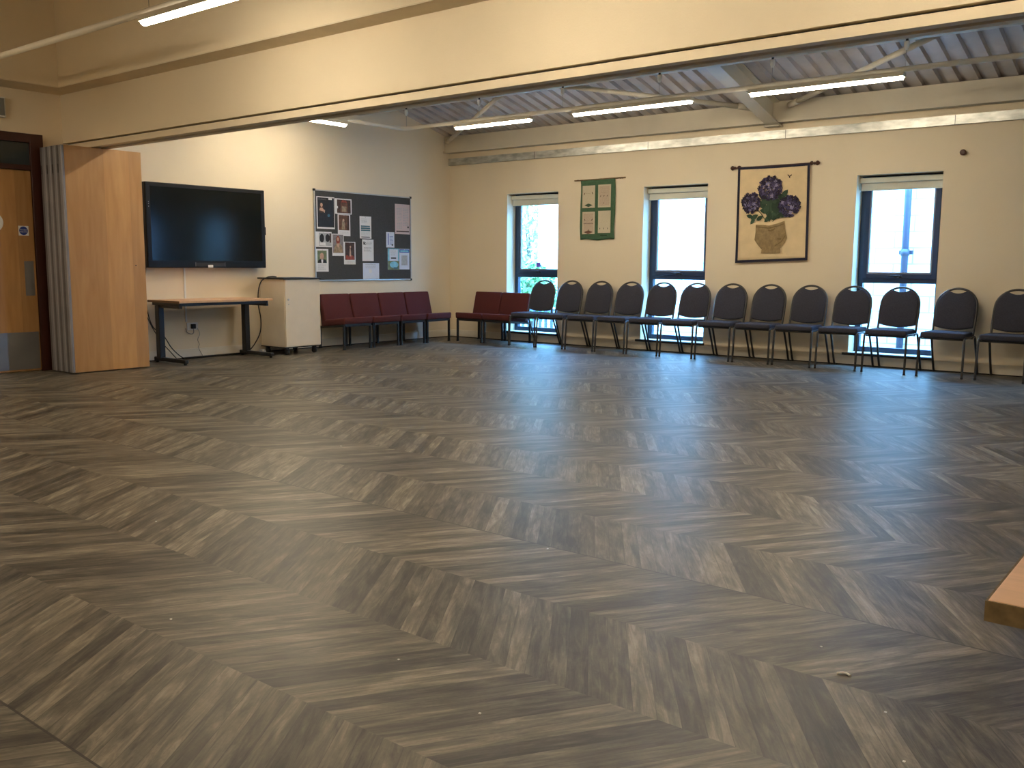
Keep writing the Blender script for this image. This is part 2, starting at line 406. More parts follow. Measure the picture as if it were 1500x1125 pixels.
def brace(a, b, n):
    mb = MB(); mb.tube([a, b], .03, M['cream_steel'], 10)
    for p, q in ((a, b), (b, a)):
        d = (Vector(q)-Vector(p)).normalized(); mb.tube([Vector(p)-d*.02, Vector(p)+d*.16], .038, M['cream_steel'], 8)
    tag(mb.done(n), kind='structure')
brace((.16, -.22, 3.03), (2.70, -1.86, 3.33), 'trim_8')
brace((5.12, -.22, 3.06), (3.10, -1.86, 3.33), 'trim_9')
brace((5.62, -.22, 3.05), (7.80, -1.86, 3.30), 'trim_10')
# galvanised cable trunking along the back wall
mb = MB(); mb.box((.012, -.05, 2.688), (XR-.01, -.001, 2.79), M['galv'])
for k in range(7):
    xx = 1.7+1.9*k; mb.box((xx, -.052, 2.688), (xx+.006, -.0495, 2.79), M['black_edge'])
tag(mb.done('cable_trunking'), 'long galvanised steel cable trunking fixed high along the window wall', 'cable trunking')

# skirtings + dark sealed joint
def skirt(name, lo, hi, ax):
    mb = MB(); mb.box(lo, hi, M['skirt'])
    tag(mb.done(name), kind='structure')
skirt('baseboard_back', (.02, -.018, .012), (XR, 0, .115), 0)
skirt('baseboard_left', (0, -6.34, .012), (.018, -.018, .115), 1)
skirt('baseboard_left_near', (0, YF, .012), (.018, -7.62, .115), 1)
mb = MB(); mb.box((.0, -.022, 0), (XR, 0, .012), M['dark_gap']); mb.box((0, -6.34, 0), (.022, -.022, .012), M['dark_gap']); tag(mb.done('trim_11'), kind='structure')

# ------------------------------------------------------------------ windows
for k, (a, b) in enumerate(WINS):
    y0, y1 = .20, .27
    mb = MB(); nf = M['navy_frame']; f = .06
    mb.box((a, y0, WZ0), (a+f, y1, WZ1), nf, .004); mb.box((b-f, y0, WZ0), (b, y1, WZ1), nf, .004)
    mb.box((a+f, y0, WZ0), (b-f, y1, WZ0+f), nf, .004); mb.box((a+f, y0, WZ1-f), (b-f, y1, WZ1), nf, .004)
    mb.box((a+f, y0, .965), (b-f, y1, 1.03), nf, .004)
    w = tag(mb.done('window_%d' % (k+1)), kind='structure')
    mb = MB(); s0 = a+f-.008; s1 = b-f+.008; z0, z1 = 1.02, WZ1-f+.008; g = .055; ya = y0-.018
    for lo, hi in (((s0, z0), (s0+g, z1)), ((s1-g, z0), (s1, z1)), ((s0+g, z0), (s1-g, z0+g)), ((s0+g, z1-g), (s1-g, z1))):
        mb.box((lo[0], ya, lo[1]), (hi[0], y0-.0005, hi[1]), nf, .003)
    sash = mb.done('sash', w)
    mb = MB(); i0, i1, j0, j1 = s0+g, s1-g, z0+g, z1-g; q = .018
    for lo, hi in (((i0, j0), (i0+q, j1)), ((i1-q, j0), (i1, j1)), ((i0+q, j0), (i1-q, j0+q)), ((i0+q, j1-q), (i1-q, j1))):
        mb.box((lo[0], ya+.004, lo[1]), (hi[0], y0+.02, hi[1]), M['grey_bead'])
    mb.done('glazing_bead', sash)
    mb = MB(); mb.box((i0+.001, y0+.022, j0), (i1-.001, y0+.028, j1), M['glass']); mb.done('pane', w)
    mb = MB(); mb.box((a+f, y0+.03, WZ0+f), (b-f, y0+.036, .965), M['glass']); mb.done('pane', w)
    mb = MB(); cx = (a+b)/2
    mb.box((cx-.045, ya-.012, z0+.012), (cx+.045, ya, z0+.034), M['black'], .003); mb.box((cx-.012, ya-.035, z0+.015), (cx+.012, ya-.012, z0+.03), M['black'], .003)
    mb.box((cx-.10, ya-.045, z0+.028), (cx+.03, ya-.033, z0+.042), M['black'], .004)
    mb.done('handle', w)
    # inner sill strip at the foot of the recess
    mb = MB(); mb.box((a-.06, -.045, .118), (b+.02, .0, .147), M['black_edge'], .003)
    s = mb.done('trim_%d' % (12+k)); tag(s, kind='structure')
    # roller blind
    if k < 3:
        nm = ['pinned green hanging', 'chair row centre', 'black downpipe']
        lab = ['ivory roller blind rolled up in the narrow window nearest the room corner',
               'ivory roller blind rolled up in the window between green hanging and flower hanging',
               'ivory roller blind rolled up in the window with a drainpipe outside'][k]
        r = thing('roller_blind', lab, 'blind', (a, .1, 2.19), group='rolled-up window blinds')
        W = b-a
        mb = MB(); mb.box((.006, -.005, -.07), (W-.006, .075, -.008), M['blind'], .006); mb.done('cassette', r)
        mb = MB(); mb.box((.015, .026, -.142), (W-.015, .031, -.07), M['blind']); mb.done('blind_fabric', r)
        mb = MB(); mb.box((.012, .020, -.158), (W-.012, .037, -.142), M['blind'], .003); mb.done('bottom_bar', r)
mb = MB(); a, b = WINS[0]; mb.box((1.555, .2195, 1.12), (1.635, .2215, 1.185), M['c_violet']); 
tag(mb.done('window_sticker'), 'small purple square sticker on the glass of the corner window', 'sticker')

# ------------------------------------------------------------------ outside
mb = MB(); mb.box((-30, WT, -.16), (30, 40, -.1), M['paving']); tag(mb.done('ground_outside'), kind='structure')
mb = MB(); mb.box((-.95, 3.6, -.1), (14, 4.2, 4.4), M['stone']); mb.box((-.85, 3.5, -.1), (14, 3.6, .35), M['stone'])
tag(mb.done('stone_building'), 'pale stone block building seen through the windows', 'building')
mb = MB(); px_, py_ = 5.98, 3.5
mb.cyl((px_, py_-.06, -.1), (px_, py_-.06, 4.3), .05, M['pipe_paint'], 14)
pipe = tag(mb.done('drainpipe'), 'blue grey drainpipe on the stone wall outside the right window', 'drainpipe')
for z in (1.37, 3.3):
    mb = MB(); mb.box((px_-.10, py_-.02, z-.03), (px_+.10, py_+.02, z+.03), M['pipe_paint'], .004); mb.cyl((px_, py_-.06, z-.05), (px_, py_-.06, z+.05), .062, M['pipe_paint'], 14); mb.done('pipe_bracket', pipe)
def leaves(name, c, R, n, m, label, size=.07, trunk=True, seed=3):
    r_ = random.Random(seed); root = thing(name, label, 'shrub', (c[0], c[1], -.1)); mb = MB()
    for _ in range(n):
        while True:
            v = Vector((r_.uniform(-1, 1), r_.uniform(-1, 1), r_.uniform(-1, 1)))
            if .25 < v.length < 1: break
        p = Vector((v.x*R[0], v.y*R[1], v.z*R[2]+c[2])); a = Vector((r_.gauss(0, 1), r_.gauss(0, 1), r_.gauss(0, 1))).normalized(); b = a.orthogonal().normalized(); s = size*r_.uniform(.6, 1.3)
        mb.poly([p-a*s, p+b*s*.45, p+a*s, p-b*s*.45], m)
    mb.done('foliage', root, recalc=False)
    mb = MB()
    for k in range(5):
        a = 2*PI*k/5; mb.tube([(0, 0, 0), (math.cos(a)*R[0]*.25, math.sin(a)*R[1]*.25, c[2]*.7), (math.cos(a)*R[0]*.5, math.sin(a)*R[1]*.5, c[2]+R[2]*.3)], [.04, .025, .008], M['bark'], 6)
    mb.done('stem', root); return root
leaves('garden_shrub', (-.35, 2.6, .75), (.55, .4, .55), 1500, M['shrub'], 'green leafy shrub outside the lower pane of the corner window', .06, seed=5)
leaves('garden_tree', (-2.6, 5.6, 2.6), (1.5, 1.2, 2.0), 3500, M['shrub2'], 'pale green tree beyond the upper pane of the corner window', .09, seed=9)
rl = thing('garden_railing', 'low vertical-bar metal railing outside the foot of the corner window', 'railing', (.55, 1.2, -.1))
mb = MB(); mb.box((-.75, -.02, .50), (.75, .02, .54), M['rail_white']); mb.box((-.75, -.015, .10), (.75, .015, .13), M['rail_white']); mb.done('rail', rl)
for k in range(13):
    mb = MB(); mb.box((-.73+k*.118, -.012, 0.), (-.73+k*.118+.045, .012, .52), M['rail_white']); mb.done('bar', rl)

# ------------------------------------------------------------------ door on the left wall
mb = MB(); mh = M['mahogany']; d0, d1 = -7.55, -6.36
mb.box((0.0, d1-.135, 0), (.045, d1, 2.465), mh, .003); mb.box((0.0, d0, 0), (.045, d0+.135, 2.465), mh, .003)
mb.box((0.0, d0+.135, 2.372), (.045, d1-.135, 2.465), mh, .003); mb.box((0.0, d0+.135, 2.092), (.045, d1-.135, 2.145), mh, .003)
door = tag(mb.done('door_1'), kind='structure')
M['transom'] = plain('dark_transom_glass', (.03, .038, .04), .08, var=.3, scale=2)
mb = MB(); mb.box((0.004, d0+.135, 2.145), (.016, d1-.135, 2.372), M['transom']); mb.done('transom_pane', door)
mb = MB(); mb.box((0.002, d0+.14, .012), (.028, d1-.14, 2.088), M['door_maple'], .002); leaf = mb.done('door_leaf', door)
mb = MB(); mb.box((.0282, d0+.15, .03), (.0298, d1-.15, .42), M['steel_plate']); mb.done('kick_plate', leaf)
mb = MB(); mb.box((.0282, -6.617, .80), (.0298, -6.522, 1.16), M['steel_plate']); mb.done('push_plate', leaf)
mb = MB(); mb.box((.0282, -6.655, 1.422), (.0292, -6.553, 1.522), M['paper'])
mb.lathe((.0292, -6.604, 1.472), [(.044, 0), (.044, .0004)], M['sign_blue'], 'x', 32)
for s_, z_ in (('Fire door', 1.482), ('keep shut', 1.462)):
    text_mesh(mb, s_, .019, (.0299, -6.604, z_), (0, 1, 0), (0, 0, 1), M['paper'])
mb.done('door_sign', leaf)
mb = MB(); mb.lathe((.0282, -6.90, 1.55), [(.10, 0), (.10, .0008)], M['paper'], 'x', 32); mb.done('round_notice', leaf)
# grey box above the door
r = thing('wall_speaker', 'small grey box with a pale rim high on the wall above the door', 'speaker', (0, -6.80, 2.70))
mb = MB(); mb.box((0, -.1, -.1), (.05, .085, .1), M['white_plastic'], .006); mb.done('rim', r)
mb = MB(); mb.box((.0505, -.085, -.085), (.058, .07, .085), M['speaker_grey'], .003); mb.done('grille', r)

# ------------------------------------------------------------------ folding partition stack
r = thing('folding_partition', 'stack of folded maple-veneered partition panels beside the brown door frame', 'partition', (0, -6.0, 0))
xs = [.115, .235, .350, .465, .585]
for k in range(4):
    x0, x1 = xs[k]+.003, xs[k+1]-.003
    mb = MB(); mb.box((x0, -.41, .012), (x1, .42, 2.325), M['maple']); p = mb.done('partition_panel', r)
    mb = MB(); mb.box((x0+.0, -.432, .012), (x1, -.411, 2.325), M['partition_edge'], .003)
    mb.box((x1-.022, -.437, .012), (x1-.004, -.4325, 2.325), M['seal']); mb.box((x0+.010, -.435, .012), (x0+.040, -.4325, 2.325), M['black_seal'])
    mb.box((x0+.016, -.4365, 2.05), (x0+.034, -.4352, 2.14), M['black_edge'])
    mb.done('edge_trim', p)
    mb = MB(); mb.cyl(((x0+x1)/2, 0.0, 2.325), ((x0+x1)/2, 0.0, 2.36), .012, M['alu'], 10); mb.done('track_hanger', p)
mb = MB(); mb.lathe((.582, .31, 1.12), [(.007, 0), (.007, .002)], M['black_edge'], 'x', 12); mb.done('lock_hole', r)

# ------------------------------------------------------------------ television
r = thing('television', 'large black flat-screen television mounted on the cream wall', 'television', (.0, -4.47, 1.58))
W2, H2 = .82, .488
mb = MB(); mb.box((.065, -W2, -H2), (.135, W2, H2), M['gloss_black'], .012, seg=3)
mb.box((.135, -W2+.01, -H2+.01), (.140, W2-.01, -H2+.085), M['gloss_black'], .001)
mb.box((.135, -W2+.01, H2-.045), (.140, W2-.01, H2-.01), M['gloss_black'], .001)
mb.box((.135, -W2+.01, -H2+.085), (.140, -W2+.06, H2-.045), M['gloss_black'], .001); mb.box((.135, W2-.06, -H2+.085), (.140, W2-.01, H2-.045), M['gloss_black'], .001)
mb.done('bezel', r)
mb = MB(); mb.box((.1352, -W2+.06, -H2+.085), (.137, W2-.06, H2-.045), M['screen']); mb.done('screen', r)
mb = MB(); mb.box((.1402, -.2, -H2+.02), (.1425, .2, -H2+.062), M['black_edge'], .001)
for yy in (-.205, .203): mb.box((.1402, yy, -H2+.018), (.1425, yy+.004, -H2+.066), M['c_grey'])
mb.done('control_strip', r)
mb = MB(); mb.box((.1427, -.035, -H2+.004), (.1435, .033, -H2+.036), M['paper']); tag(mb.done('label_sticker', r), 'white sticker on the bottom edge')
mb = MB(); mb.box((.08, W2, -.07), (.125, W2+.018, .03), M['gloss_black'], .004); mb.done('side_bracket', r)
mb = MB(); mb.box((0, -.35, -.25), (.02, .35, .25), M['black']); mb.box((.02, -.25, -.3), (.066, -.2, .3), M['black']); mb.box((.02, .2, -.3), (.066, .25, .3), M['black']); mb.done('wall_mount', r)
for zz in (.24, .26, .21): mb = MB(); mb.lathe((.1405, -W2+.038, zz), [(.004, 0), (.004, .001)], M['c_lgrey'], 'x', 8); mb.done('indicator_light', r)
tv = r

# ------------------------------------------------------------------ side table under the television
r = thing('side_table', 'beech-topped table with black cantilever legs under the television', 'table', (.38, -4.625, 0))
mb = MB(); mb.box((-.33, -.635, .70), (.32, .635, .725), M['beech'], .002)
mb.box((-.33, -.642, .699), (.32, -.6352, .724), M['brown_shade_band']); top = mb.done('tabletop', r)  # brown strip paints the shade on the table's short side
mb = MB(); mb.box((-.30, -.60, .665), (.27, .60, .6995), M['black'], .003); mb.done('under_frame', r)
for s in (-.575, .60):
    mb = MB(); mb.box((-.235, s-.035, .05), (-.155, s+.035, .665), M['black'], .008); lg = mb.done('leg', r)
    mb = MB(); mb.box((-.31, s-.025, .018), (.33, s+.025, .062), M['black'], .01); mb.lathe((.30, s, 0), [(.018, 0), (.018, .018)], M['black'], 'z', 12); mb.lathe((-.28, s, 0), [(.018, 0), (.018, .018)], M['black'], 'z', 12)
    mb.done('foot', lg)
    mb = MB(); mb.box((-.25, s-.02, .635), (.25, s+.02, .6645), M['black'], .004); mb.done('bracket_arm', lg)

# socket, conduit, cables
r = thing('wall_socket', 'white wall socket with a black plug under the table', 'socket', (0, -4.665, .385))
mb = MB(); mb.box((0, -.075, -.045), (.012, .075, .045), M['white_plastic'], .004); mb.done('face_plate', r)
mb = MB(); mb.box((.0125, -.03, -.028), (.05, .025, .03), M['gloss_black'], .008); mb.tube(smooth_path([(.03, -.0, -.03), (.03, .0, -.075), (.028, -.03, -.09), (.02, -.08, -.07), (.012, -.095, -.02)]), .005, M['grey_cable'], 8)
mb.done('plug', r)
mb = MB(); mb.box((0, -4.757, .44), (.012, -4.735, 1.25), M['white_plastic'], .002)
tag(mb.done('cable_conduit'), 'thin white vertical conduit running down the wall below the television', 'conduit')
mb = MB(); mb.tube(smooth_path([(.012, -4.60, .36), (.012, -4.57, .29), (.010, -4.60, .22), (.012, -4.58, .16), (.022, -4.60, .12), (.026, -4.54, .004)]), .003, M['grey_cable'], 6)
tag(mb.done('loose_cable'), 'thin pale loose cable hanging down the wall beside the socket', 'cable')
mb = MB(); mb.tube(smooth_path([(.06, -5.27, 1.12), (.03, -5.275, .9), (.03, -5.27, .72), (.03, -5.25, .55), (.06, -5.21, .40), (.12, -5.12, .30), (.14, -5.04, .16), (.12, -4.93, .06), (.10, -4.84, .006)]), .006, M['cable'], 8)
mb.done('power_lead', tv, (0, 4.47, -1.58))
mb = MB(); mb.tube(smooth_path([(.03, -5.285, 1.1), (.02, -5.29, .7), (.04, -5.26, .5), (.1, -5.16, .26), (.17, -5.06, .10), (.16, -4.97, .006)]), .005, M['cable'], 8)
mb.done('aerial_lead', tv, (0, 4.47, -1.58))
mb = MB(); mb.tube(smooth_path([(.08, -4.86, .012), (.06, -4.5, .012), (.05, -4.1, .012), (.07, -3.95, .012), (.2, -3.9, .012)]), .012, M['cable'], 8)
tag(mb.done('floor_cable'), 'thick black cable lying along the skirting behind the table', 'cable')
mb = MB(); mb.box((.10, -3.775, 0), (.17, -3.715, .045), M['white_plastic'], .006); mb.box((.112, -3.765, .0455), (.158, -3.725, .049), M['c_lgrey'], .002)
tag(mb.done('plug_adapter'), 'small white plug adapter on the floor between table foot and cabinet', 'adapter')

# ------------------------------------------------------------------ cabinet on castors
r = thing('media_cabinet', 'grey-white lockable cabinet on castors with a black top', 'cabinet', (.34, -3.45, 0))
mb = MB(); mb.box((-.24, -.28, .10), (.245, .28, .952), M['off_white'], .003); mb.box((-.245, -.285, .088), (.25, .285, .0995), M['black_edge']); mb.done('body', r)
mb = MB(); mb.box((-.26, -.305, .9525), (.275, .295, .972), M['black_edge'], .003)
mb.tube(smooth_path([(-.05, -.29, .98), (-.03, -.24, .985), (.0, -.2, .98)]), .008, M['cable'], 6); mb.done('cabinet_top', r)
mb = MB(); mb.box((.2455, -.274, .105), (.262, .278, .948), M['off_white'], .002); dr = mb.done('cabinet_door', r)
mb = MB(); mb.lathe((.2622, -.226, .70), [(.014, 0), (.012, .006)], M['alu'], 'x', 14); mb.done('lock', dr); mb = MB(); mb.lathe((.2622, -.224, .64), [(.008, 0), (.007, .004)], M['alu'], 'x', 12); mb.done('lock', dr)
mb = MB(); mb.box((.20, .2805, .82), (.24, .295, .88), M['black'], .004); mb.done('catch', r)
mb = MB(); mb.tube(smooth_path([(.30, -3.74, .985), (.27, -3.83, .93), (.24, -3.86, .80), (.22, -3.85, .62), (.22, -3.82, .45), (.20, -3.82, .28), (.17, -3.88, .14), (.12, -3.93, .05), (.11, -3.965, .02)]), .007, M['cable'], 8)
mb.done('power_lead', r, (-.34, 3.45, 0))
for sx in (-.19, .2):
    for sy in (-.22, .22):
        mb = MB(); mb.lathe((sx, sy-.016, .034), [(.034, 0), (.034, .032)], M['black'], 'y', 16); mb.box((sx-.018, sy-.024, .04), (sx+.018, sy+.024, .0878), M['black'], .004); mb.done('castor', r)

# ------------------------------------------------------------------ notice board and papers
NB = (-2.752, .914, -.897, 2.150)
r = thing('notice_board', 'charcoal felt notice board in a thin aluminium frame', 'notice board', (0, (NB[0]+NB[2])/2, (NB[1]+NB[3])/2))
w, h = (NB[2]-NB[0])/2, (NB[3]-NB[1])/2
mb = MB(); mb.box((.002, -w+.012, -h+.012), (.016, w-.012, h-.012), M['board_felt']); mb.done('felt_board', r)
mb = MB(); a_ = M['alu']
mb.box((0, -w, -h), (.022, w, -h+.016), a_, .002); mb.box((0, -w, h-.016), (.022, w, h), a_, .002); mb.box((0, -w, -h+.016), (.022, -w+.014, h-.016), a_, .002); mb.box((0, w-.014, -h+.016), (.022, w, h-.016), a_, .002)
mb.done('frame', r)
for sy, sz in ((-1, 1), (1, 1), (1, -1)):
    mb = MB(); mb.box((0.0005, sy*w-.009 if sy < 0 else w-.021, sz*h-.009 if sz < 0 else h-.021), (.026, -w+.021 if sy < 0 else w+.009, -h+.021 if sz < 0 else h+.009), M['black_edge'], .003); mb.done('corner_cap', r)
def poster(name, label, box, layers, base='paper', tilt=0., lift=0.):
    y0, z1, y1, z0 = box; w, h = y1-y0, z1-z0
    mb = MB(); mb.box((0, -w/2, -h/2), (.0012, w/2, h/2), M[base]); k = 1
    for l in layers:
        x = .0012+.0003*k; k += 1; m = M[l[-1]]
        U = lambda u, v: (x, (u-.5)*w, (v-.5)*h)
        if l[0] == 'r': mb.poly([U(l[1], l[2]), U(l[3], l[2]), U(l[3], l[4]), U(l[1], l[4])], m)
        elif l[0] == 'e': mb.poly([U(l[1]+l[3]*math.cos(t*PI/10), l[2]+l[4]*math.sin(t*PI/10)) for t in range(20)], m)
        elif l[0] == 'p': mb.poly([U(*q) for q in l[1]], m)
        elif l[0] == 't':   # rows of fine print: (t,u0,u1,v_top,v_bottom,rows,mat)
            _, u0, u1, vt, vb, rows, _m = l; rr = random.Random(len(name)+rows)
            for q in range(rows):
                v = vt-(vt-vb)*q/max(1, rows-1); hh = (vt-vb)/max(1, rows)*.22; u = u0; end = u1-rr.uniform(0, .3)*(u1-u0)*(q % 3 == 2)
                while u < end:
                    g = rr.uniform(.05, .14); mb.poly([U(u, v-hh), U(min(u+g, u1), v-hh), U(min(u+g, u1), v+hh), U(u, v+hh)], m); u += g+.03
    mb.poly([(.0012+.0003*(k+1), math.cos(t*PI/4)*.006, h/2-.012+math.sin(t*PI/4)*.006) for t in range(8)], M['c_lgrey'])
    o = mb.done(name, None, (.0165+lift, (y0+y1)/2, (z0+z1)/2), recalc=False); o.rotation_euler = (tilt, 0, 0)
    return tag(o, label, 'poster', 'papers pinned to the notice board')
def figure(cu, hv, sk='c_skin', body='c_dark', s=1.):
    return [('p', [(cu-.24*s, .04), (cu+.24*s, .04), (cu+.17*s, hv-.16), (cu+.06*s, hv-.08), (cu-.06*s, hv-.08), (cu-.17*s, hv-.16)], body), ('e', cu, hv, .075*s, .06*s, sk)]
poster('art_print', 'large dark print of a pale-shouldered woman, top left of the notice board', (-2.712, 2.06, -2.395, 1.626),
       [('r', .05, .05, .97, .97, 'c_dark'), ('r', .66, .91, .86, .965, 'paper'), ('e', .25, .62, .13, .19, 'c_umber'), ('e', .27, .74, .065, .065, 'c_skin'), ('p', [(.14, .57), (.42, .53), (.40, .60), (.30, .66), (.18, .64)], 'c_skin'),
        ('p', [(.40, .50), (.44, .50), (.46, .58), (.42, .60)], 'c_skin'), ('p', [(.1, .1), (.5, .1), (.46, .48), (.14, .50)], 'c_dark'), ('e', .66, .42, .07, .05, 'c_teal'), ('t', .1, .55, .93, .90, 2, 'c_grey')], lift=.0012)
poster('art_print', 'landscape print of a red and gold interior, right of the dark portrait print', (-2.385, 2.051, -2.08, 1.84),
       [('r', .12, .06, .94, .93, 'c_umber'), ('p', [(.3, .08), (.78, .08), (.74, .7), (.64, .88), (.44, .88), (.34, .7)], 'c_brown'), ('p', [(.36, .75), (.72, .75), (.66, .9), (.42, .9)], 'c_red'), ('r', .4, .15, .68, .5, 'c_tan'), ('r', .03, .35, .17, .5, 'paper')])
poster('art_print', 'upright brown print with a pale figure, below the red and gold print', (-2.34, 1.835, -2.111, 1.537),
       [('r', .08, .27, .92, .97, 'c_brown'), ('p', [(.3, .3), (.55, .3), (.58, .55), (.5, .72), (.34, .70)], 'c_tan'), ('e', .45, .73, .08, .06, 'c_skin'), ('r', .75, .3, .9, .95, 'c_umber'), ('t', .15, .85, .18, .1, 2, 'c_lgrey')], lift=.0005)
poster('art_print', 'landscape print of two seated dark figures, at the left edge of the board', (-2.736, 1.585, -2.455, 1.377),
       [('r', .2, .08, .97, .93, 'c_lgrey'), ('e', .38, .58, .14, .28, 'c_dark'), ('e', .74, .60, .14, .26, 'c_dark'), ('p', [(.22, .12), (.62, .1), (.6, .3), (.26, .3)], 'paper'), ('r', .86, .3, .96, .9, 'c_umber')], lift=.0003)
poster('art_print', 'print of a red-haired woman in a grey dress, centre of the print cluster', (-2.448, 1.563, -2.238, 1.26),
       [('r', .06, .13, .96, .97, 'c_grey'), ('p', [(.1, .14), (.93, .14), (.82, .45), (.6, .62), (.42, .62), (.2, .42)], 'c_tan'), ('e', .5, .72, .17, .19, 'c_red'), ('e', .5, .76, .085, .09, 'c_skin'), ('e', .5, .48, .10, .10, 'c_skin')], lift=.0015)
poster('art_print', 'dark print with a pale figure over orange drapery, lowest right of the prints', (-2.238, 1.458, -2.022, 1.142),
       [('r', .1, .2, .92, .97, 'c_umber'), ('p', [(.12, .21), (.9, .21), (.9, .34), (.7, .42), (.5, .36), (.2, .42)], 'c_red'), ('p', [(.46, .36), (.62, .36), (.6, .6), (.56, .74), (.5, .7)], 'c_skin'), ('e', .56, .78, .06, .05, 'c_skin'), ('t', .2, .8, .13, .07, 2, 'c_lgrey')], lift=.0018)
poster('art_print', 'green-toned portrait card of a man, lowest left on the board', (-2.734, 1.35, -2.519, 1.042),
       [('r', .1, .38, .86, .93, 'c_green'), ('e', .46, .68, .17, .15, 'c_skin'), ('p', [(.12, .39), (.85, .39), (.78, .52), (.56, .56), (.4, .56), (.18, .52)], 'c_dark'), ('p', [(.42, .39), (.54, .39), (.56, .54), (.40, .54)], 'paper'), ('t', .12, .8, .30, .1, 5, 'c_lgrey')])
poster('leaflet', 'white leaflet with three teal bars in the middle of the board', (-1.933, 1.826, -1.71, 1.512),
       [('t', .15, .6, .88, .72, 4, 'c_lgrey'), ('r', .1, .52, .88, .585, 'c_teal'), ('r', .1, .42, .9, .50, 'c_teal'), ('r', .1, .34, .9, .40, 'c_teal'), ('t', .12, .85, .29, .14, 5, 'c_lgrey'), ('r', .12, .05, .86, .085, 'c_dark')])
poster('leaflet', 'cream notice with a black square mark below the teal-barred leaflet', (-1.89, 1.50, -1.67, 1.192),
       [('r', .1, .76, .2, .90, 'c_dark'), ('e', .28, .80, .08, .06, 'c_dark'), ('e', .29, .80, .045, .035, 'paper'), ('t', .42, .85, .88, .78, 3, 'c_grey'), ('t', .14, .8, .62, .46, 4, 'c_grey'), ('t', .25, .75, .34, .34, 1, 'c_grey'), ('t', .25, .7, .18, .18, 1, 'c_lgrey')])
poster('leaflet', 'plain bluish-white sheet at the bottom centre of the board', (-1.881, 1.163, -1.565, .934),
       [('t', .15, .8, .9, .7, 3, 'c_lgrey'), ('e', .45, .5, .1, .14, 'paper')], base='paper_cool')
poster('leaflet', 'pinkish two-column sheet at the top right corner of the board', (-1.232, 2.036, -.924, 1.595),
       [('t', .12, .9, .925, .925, 1, 'c_umber'), ('t', .1, .46, .85, .2, 14, 'c_lgrey'), ('t', .54, .9, .85, .3, 11, 'c_lgrey'), ('r', .08, .07, .95, .11, 'c_umber'), ('e', .88, .24, .05, .035, 'c_dark')], base='paper_pink', lift=.0003)
poster('leaflet', 'small white card with blue writing left of the pinkish sheet', (-1.415, 1.618, -1.25, 1.394),
       [('r', .2, .16, .30, .92, 'c_blue'), ('t', .42, .85, .72, .2, 7, 'c_blue'), ('r', .66, .12, .82, .22, 'c_dark')], base='paper_cool')
poster('leaflet', 'cyan and green leaflet at the lower right of the board', (-1.388, 1.379, -1.158, 1.066),
       [('r', .0, .0, 1, 1, 'c_cyan'), ('r', 0, 0, 1, .42, 'c_green'), ('r', .15, .42, .9, .96, 'paper_cool'), ('r', .28, .52, .75, .58, 'c_dark'), ('e', .55, .24, .38, .15, 'c_cyan'), ('r', .5, .04, .9, .12, 'c_teal'), ('t', .25, .75, .88, .7, 3, 'c_lgrey')])
poster('leaflet', 'white leaflet with a blue header, lowest at the right edge of the board', (-1.15, 1.377, -.937, 1.072),
       [('r', .02, .82, .98, .98, 'c_blue'), ('r', .1, .86, .9, .93, 'c_cyan'), ('t', .1, .9, .07, .07, 1, 'c_dark'), ('r', .2, .2, .8, .68, 'c_lgrey')], base='paper_cool')

# ------------------------------------------------------------------ maroon lounge chairs
def make_lounge():
    r = thing('lounge_chair', 'x', 'chair')
    w = .262
    # faces -y locally: front y=-.29, back y=+.26
    mb = MB()
    def cushion(pts, name):
        mb = MB(); vs = mb.prism(pts, (2*w-.006, 0, 0), M['red_fabric'])
        es = [e for e in mb.bm.edges]
        rr = bmesh.ops.bevel(mb.bm, geom=es, offset=.02, segments=3, affect='EDGES', profile=.5)
        for f in mb.bm.faces: f.smooth = True; f.material_index = 0
        return mb.done(name, r)
    x0 = -w+.003
    cushion([(x0, -.293, .345), (x0, -.302, .438), (x0, .17, .385), (x0, .17, .300)], 'seat')
    cushion([(x0, .085, .37), (x0, .178, .742), (x0, .240, .728), (x0, .160, .35)], 'backrest')
    mb = MB(); b = M['black']
    for s in (-1, 1):
        mb.prism([(s*.235-.012, -.27, .312), (s*.235-.012, -.27, .348), (s*.235-.012, .24, .305), (s*.235-.012, .24, .272)], (.024, 0, 0), b)
        mb.prism([(s*.2-.012, .19, .29), (s*.2-.012, .245, .62), (s*.2-.012, .262, .62), (s*.2-.012, .21, .29)], (.024, 0, 0), b)
    mb.box((-.235, -.283, .312), (.235, -.259, .348), b); mb.box((-.235, .218, .272), (.235, .242, .305), b); mb.done('seat_frame', r)
    for s in (-1, 1):
        for y_, zt in ((-.262, .33), (.228, .285)):
            mb = MB(); mb.box((s*.235-.0135, y_-.0135, .006), (s*.235+.0135, y_+.0135, zt), b, .002); mb.box((s*.235-.016, y_-.016, 0), (s*.235+.016, y_+.016, .012), M['black_edge'], .002); mb.done('leg', r)
    return r
lc = make_lounge()
spots = [(.34, -2.535, PI/2, 'maroon upholstered lounge chair next to the grey-white cabinet'),
         (.34, -2.000, PI/2, 'maroon upholstered lounge chair under the middle of the notice board, second from the cabinet'),
         (.34, -1.465, PI/2, 'maroon upholstered lounge chair under the right end of the notice board, third from the cabinet'),
         (.34, -.930, PI/2, 'maroon upholstered lounge chair at the corner end of the notice-board row'),
         (.930, -.335, 0, 'maroon upholstered lounge chair against the window wall, the one nearest the room corner'),
         (1.458, -.335, 0, 'maroon upholstered lounge chair in front of the corner window beside the grey chairs')]
for i, (x, y, a, lab) in enumerate(spots):
    o = lc if i == 0 else copy_tree(lc)
    o.location = (x, y, 0); o.rotation_euler.z = a; tag(o, lab, 'chair', 'maroon lounge chairs in the corner')

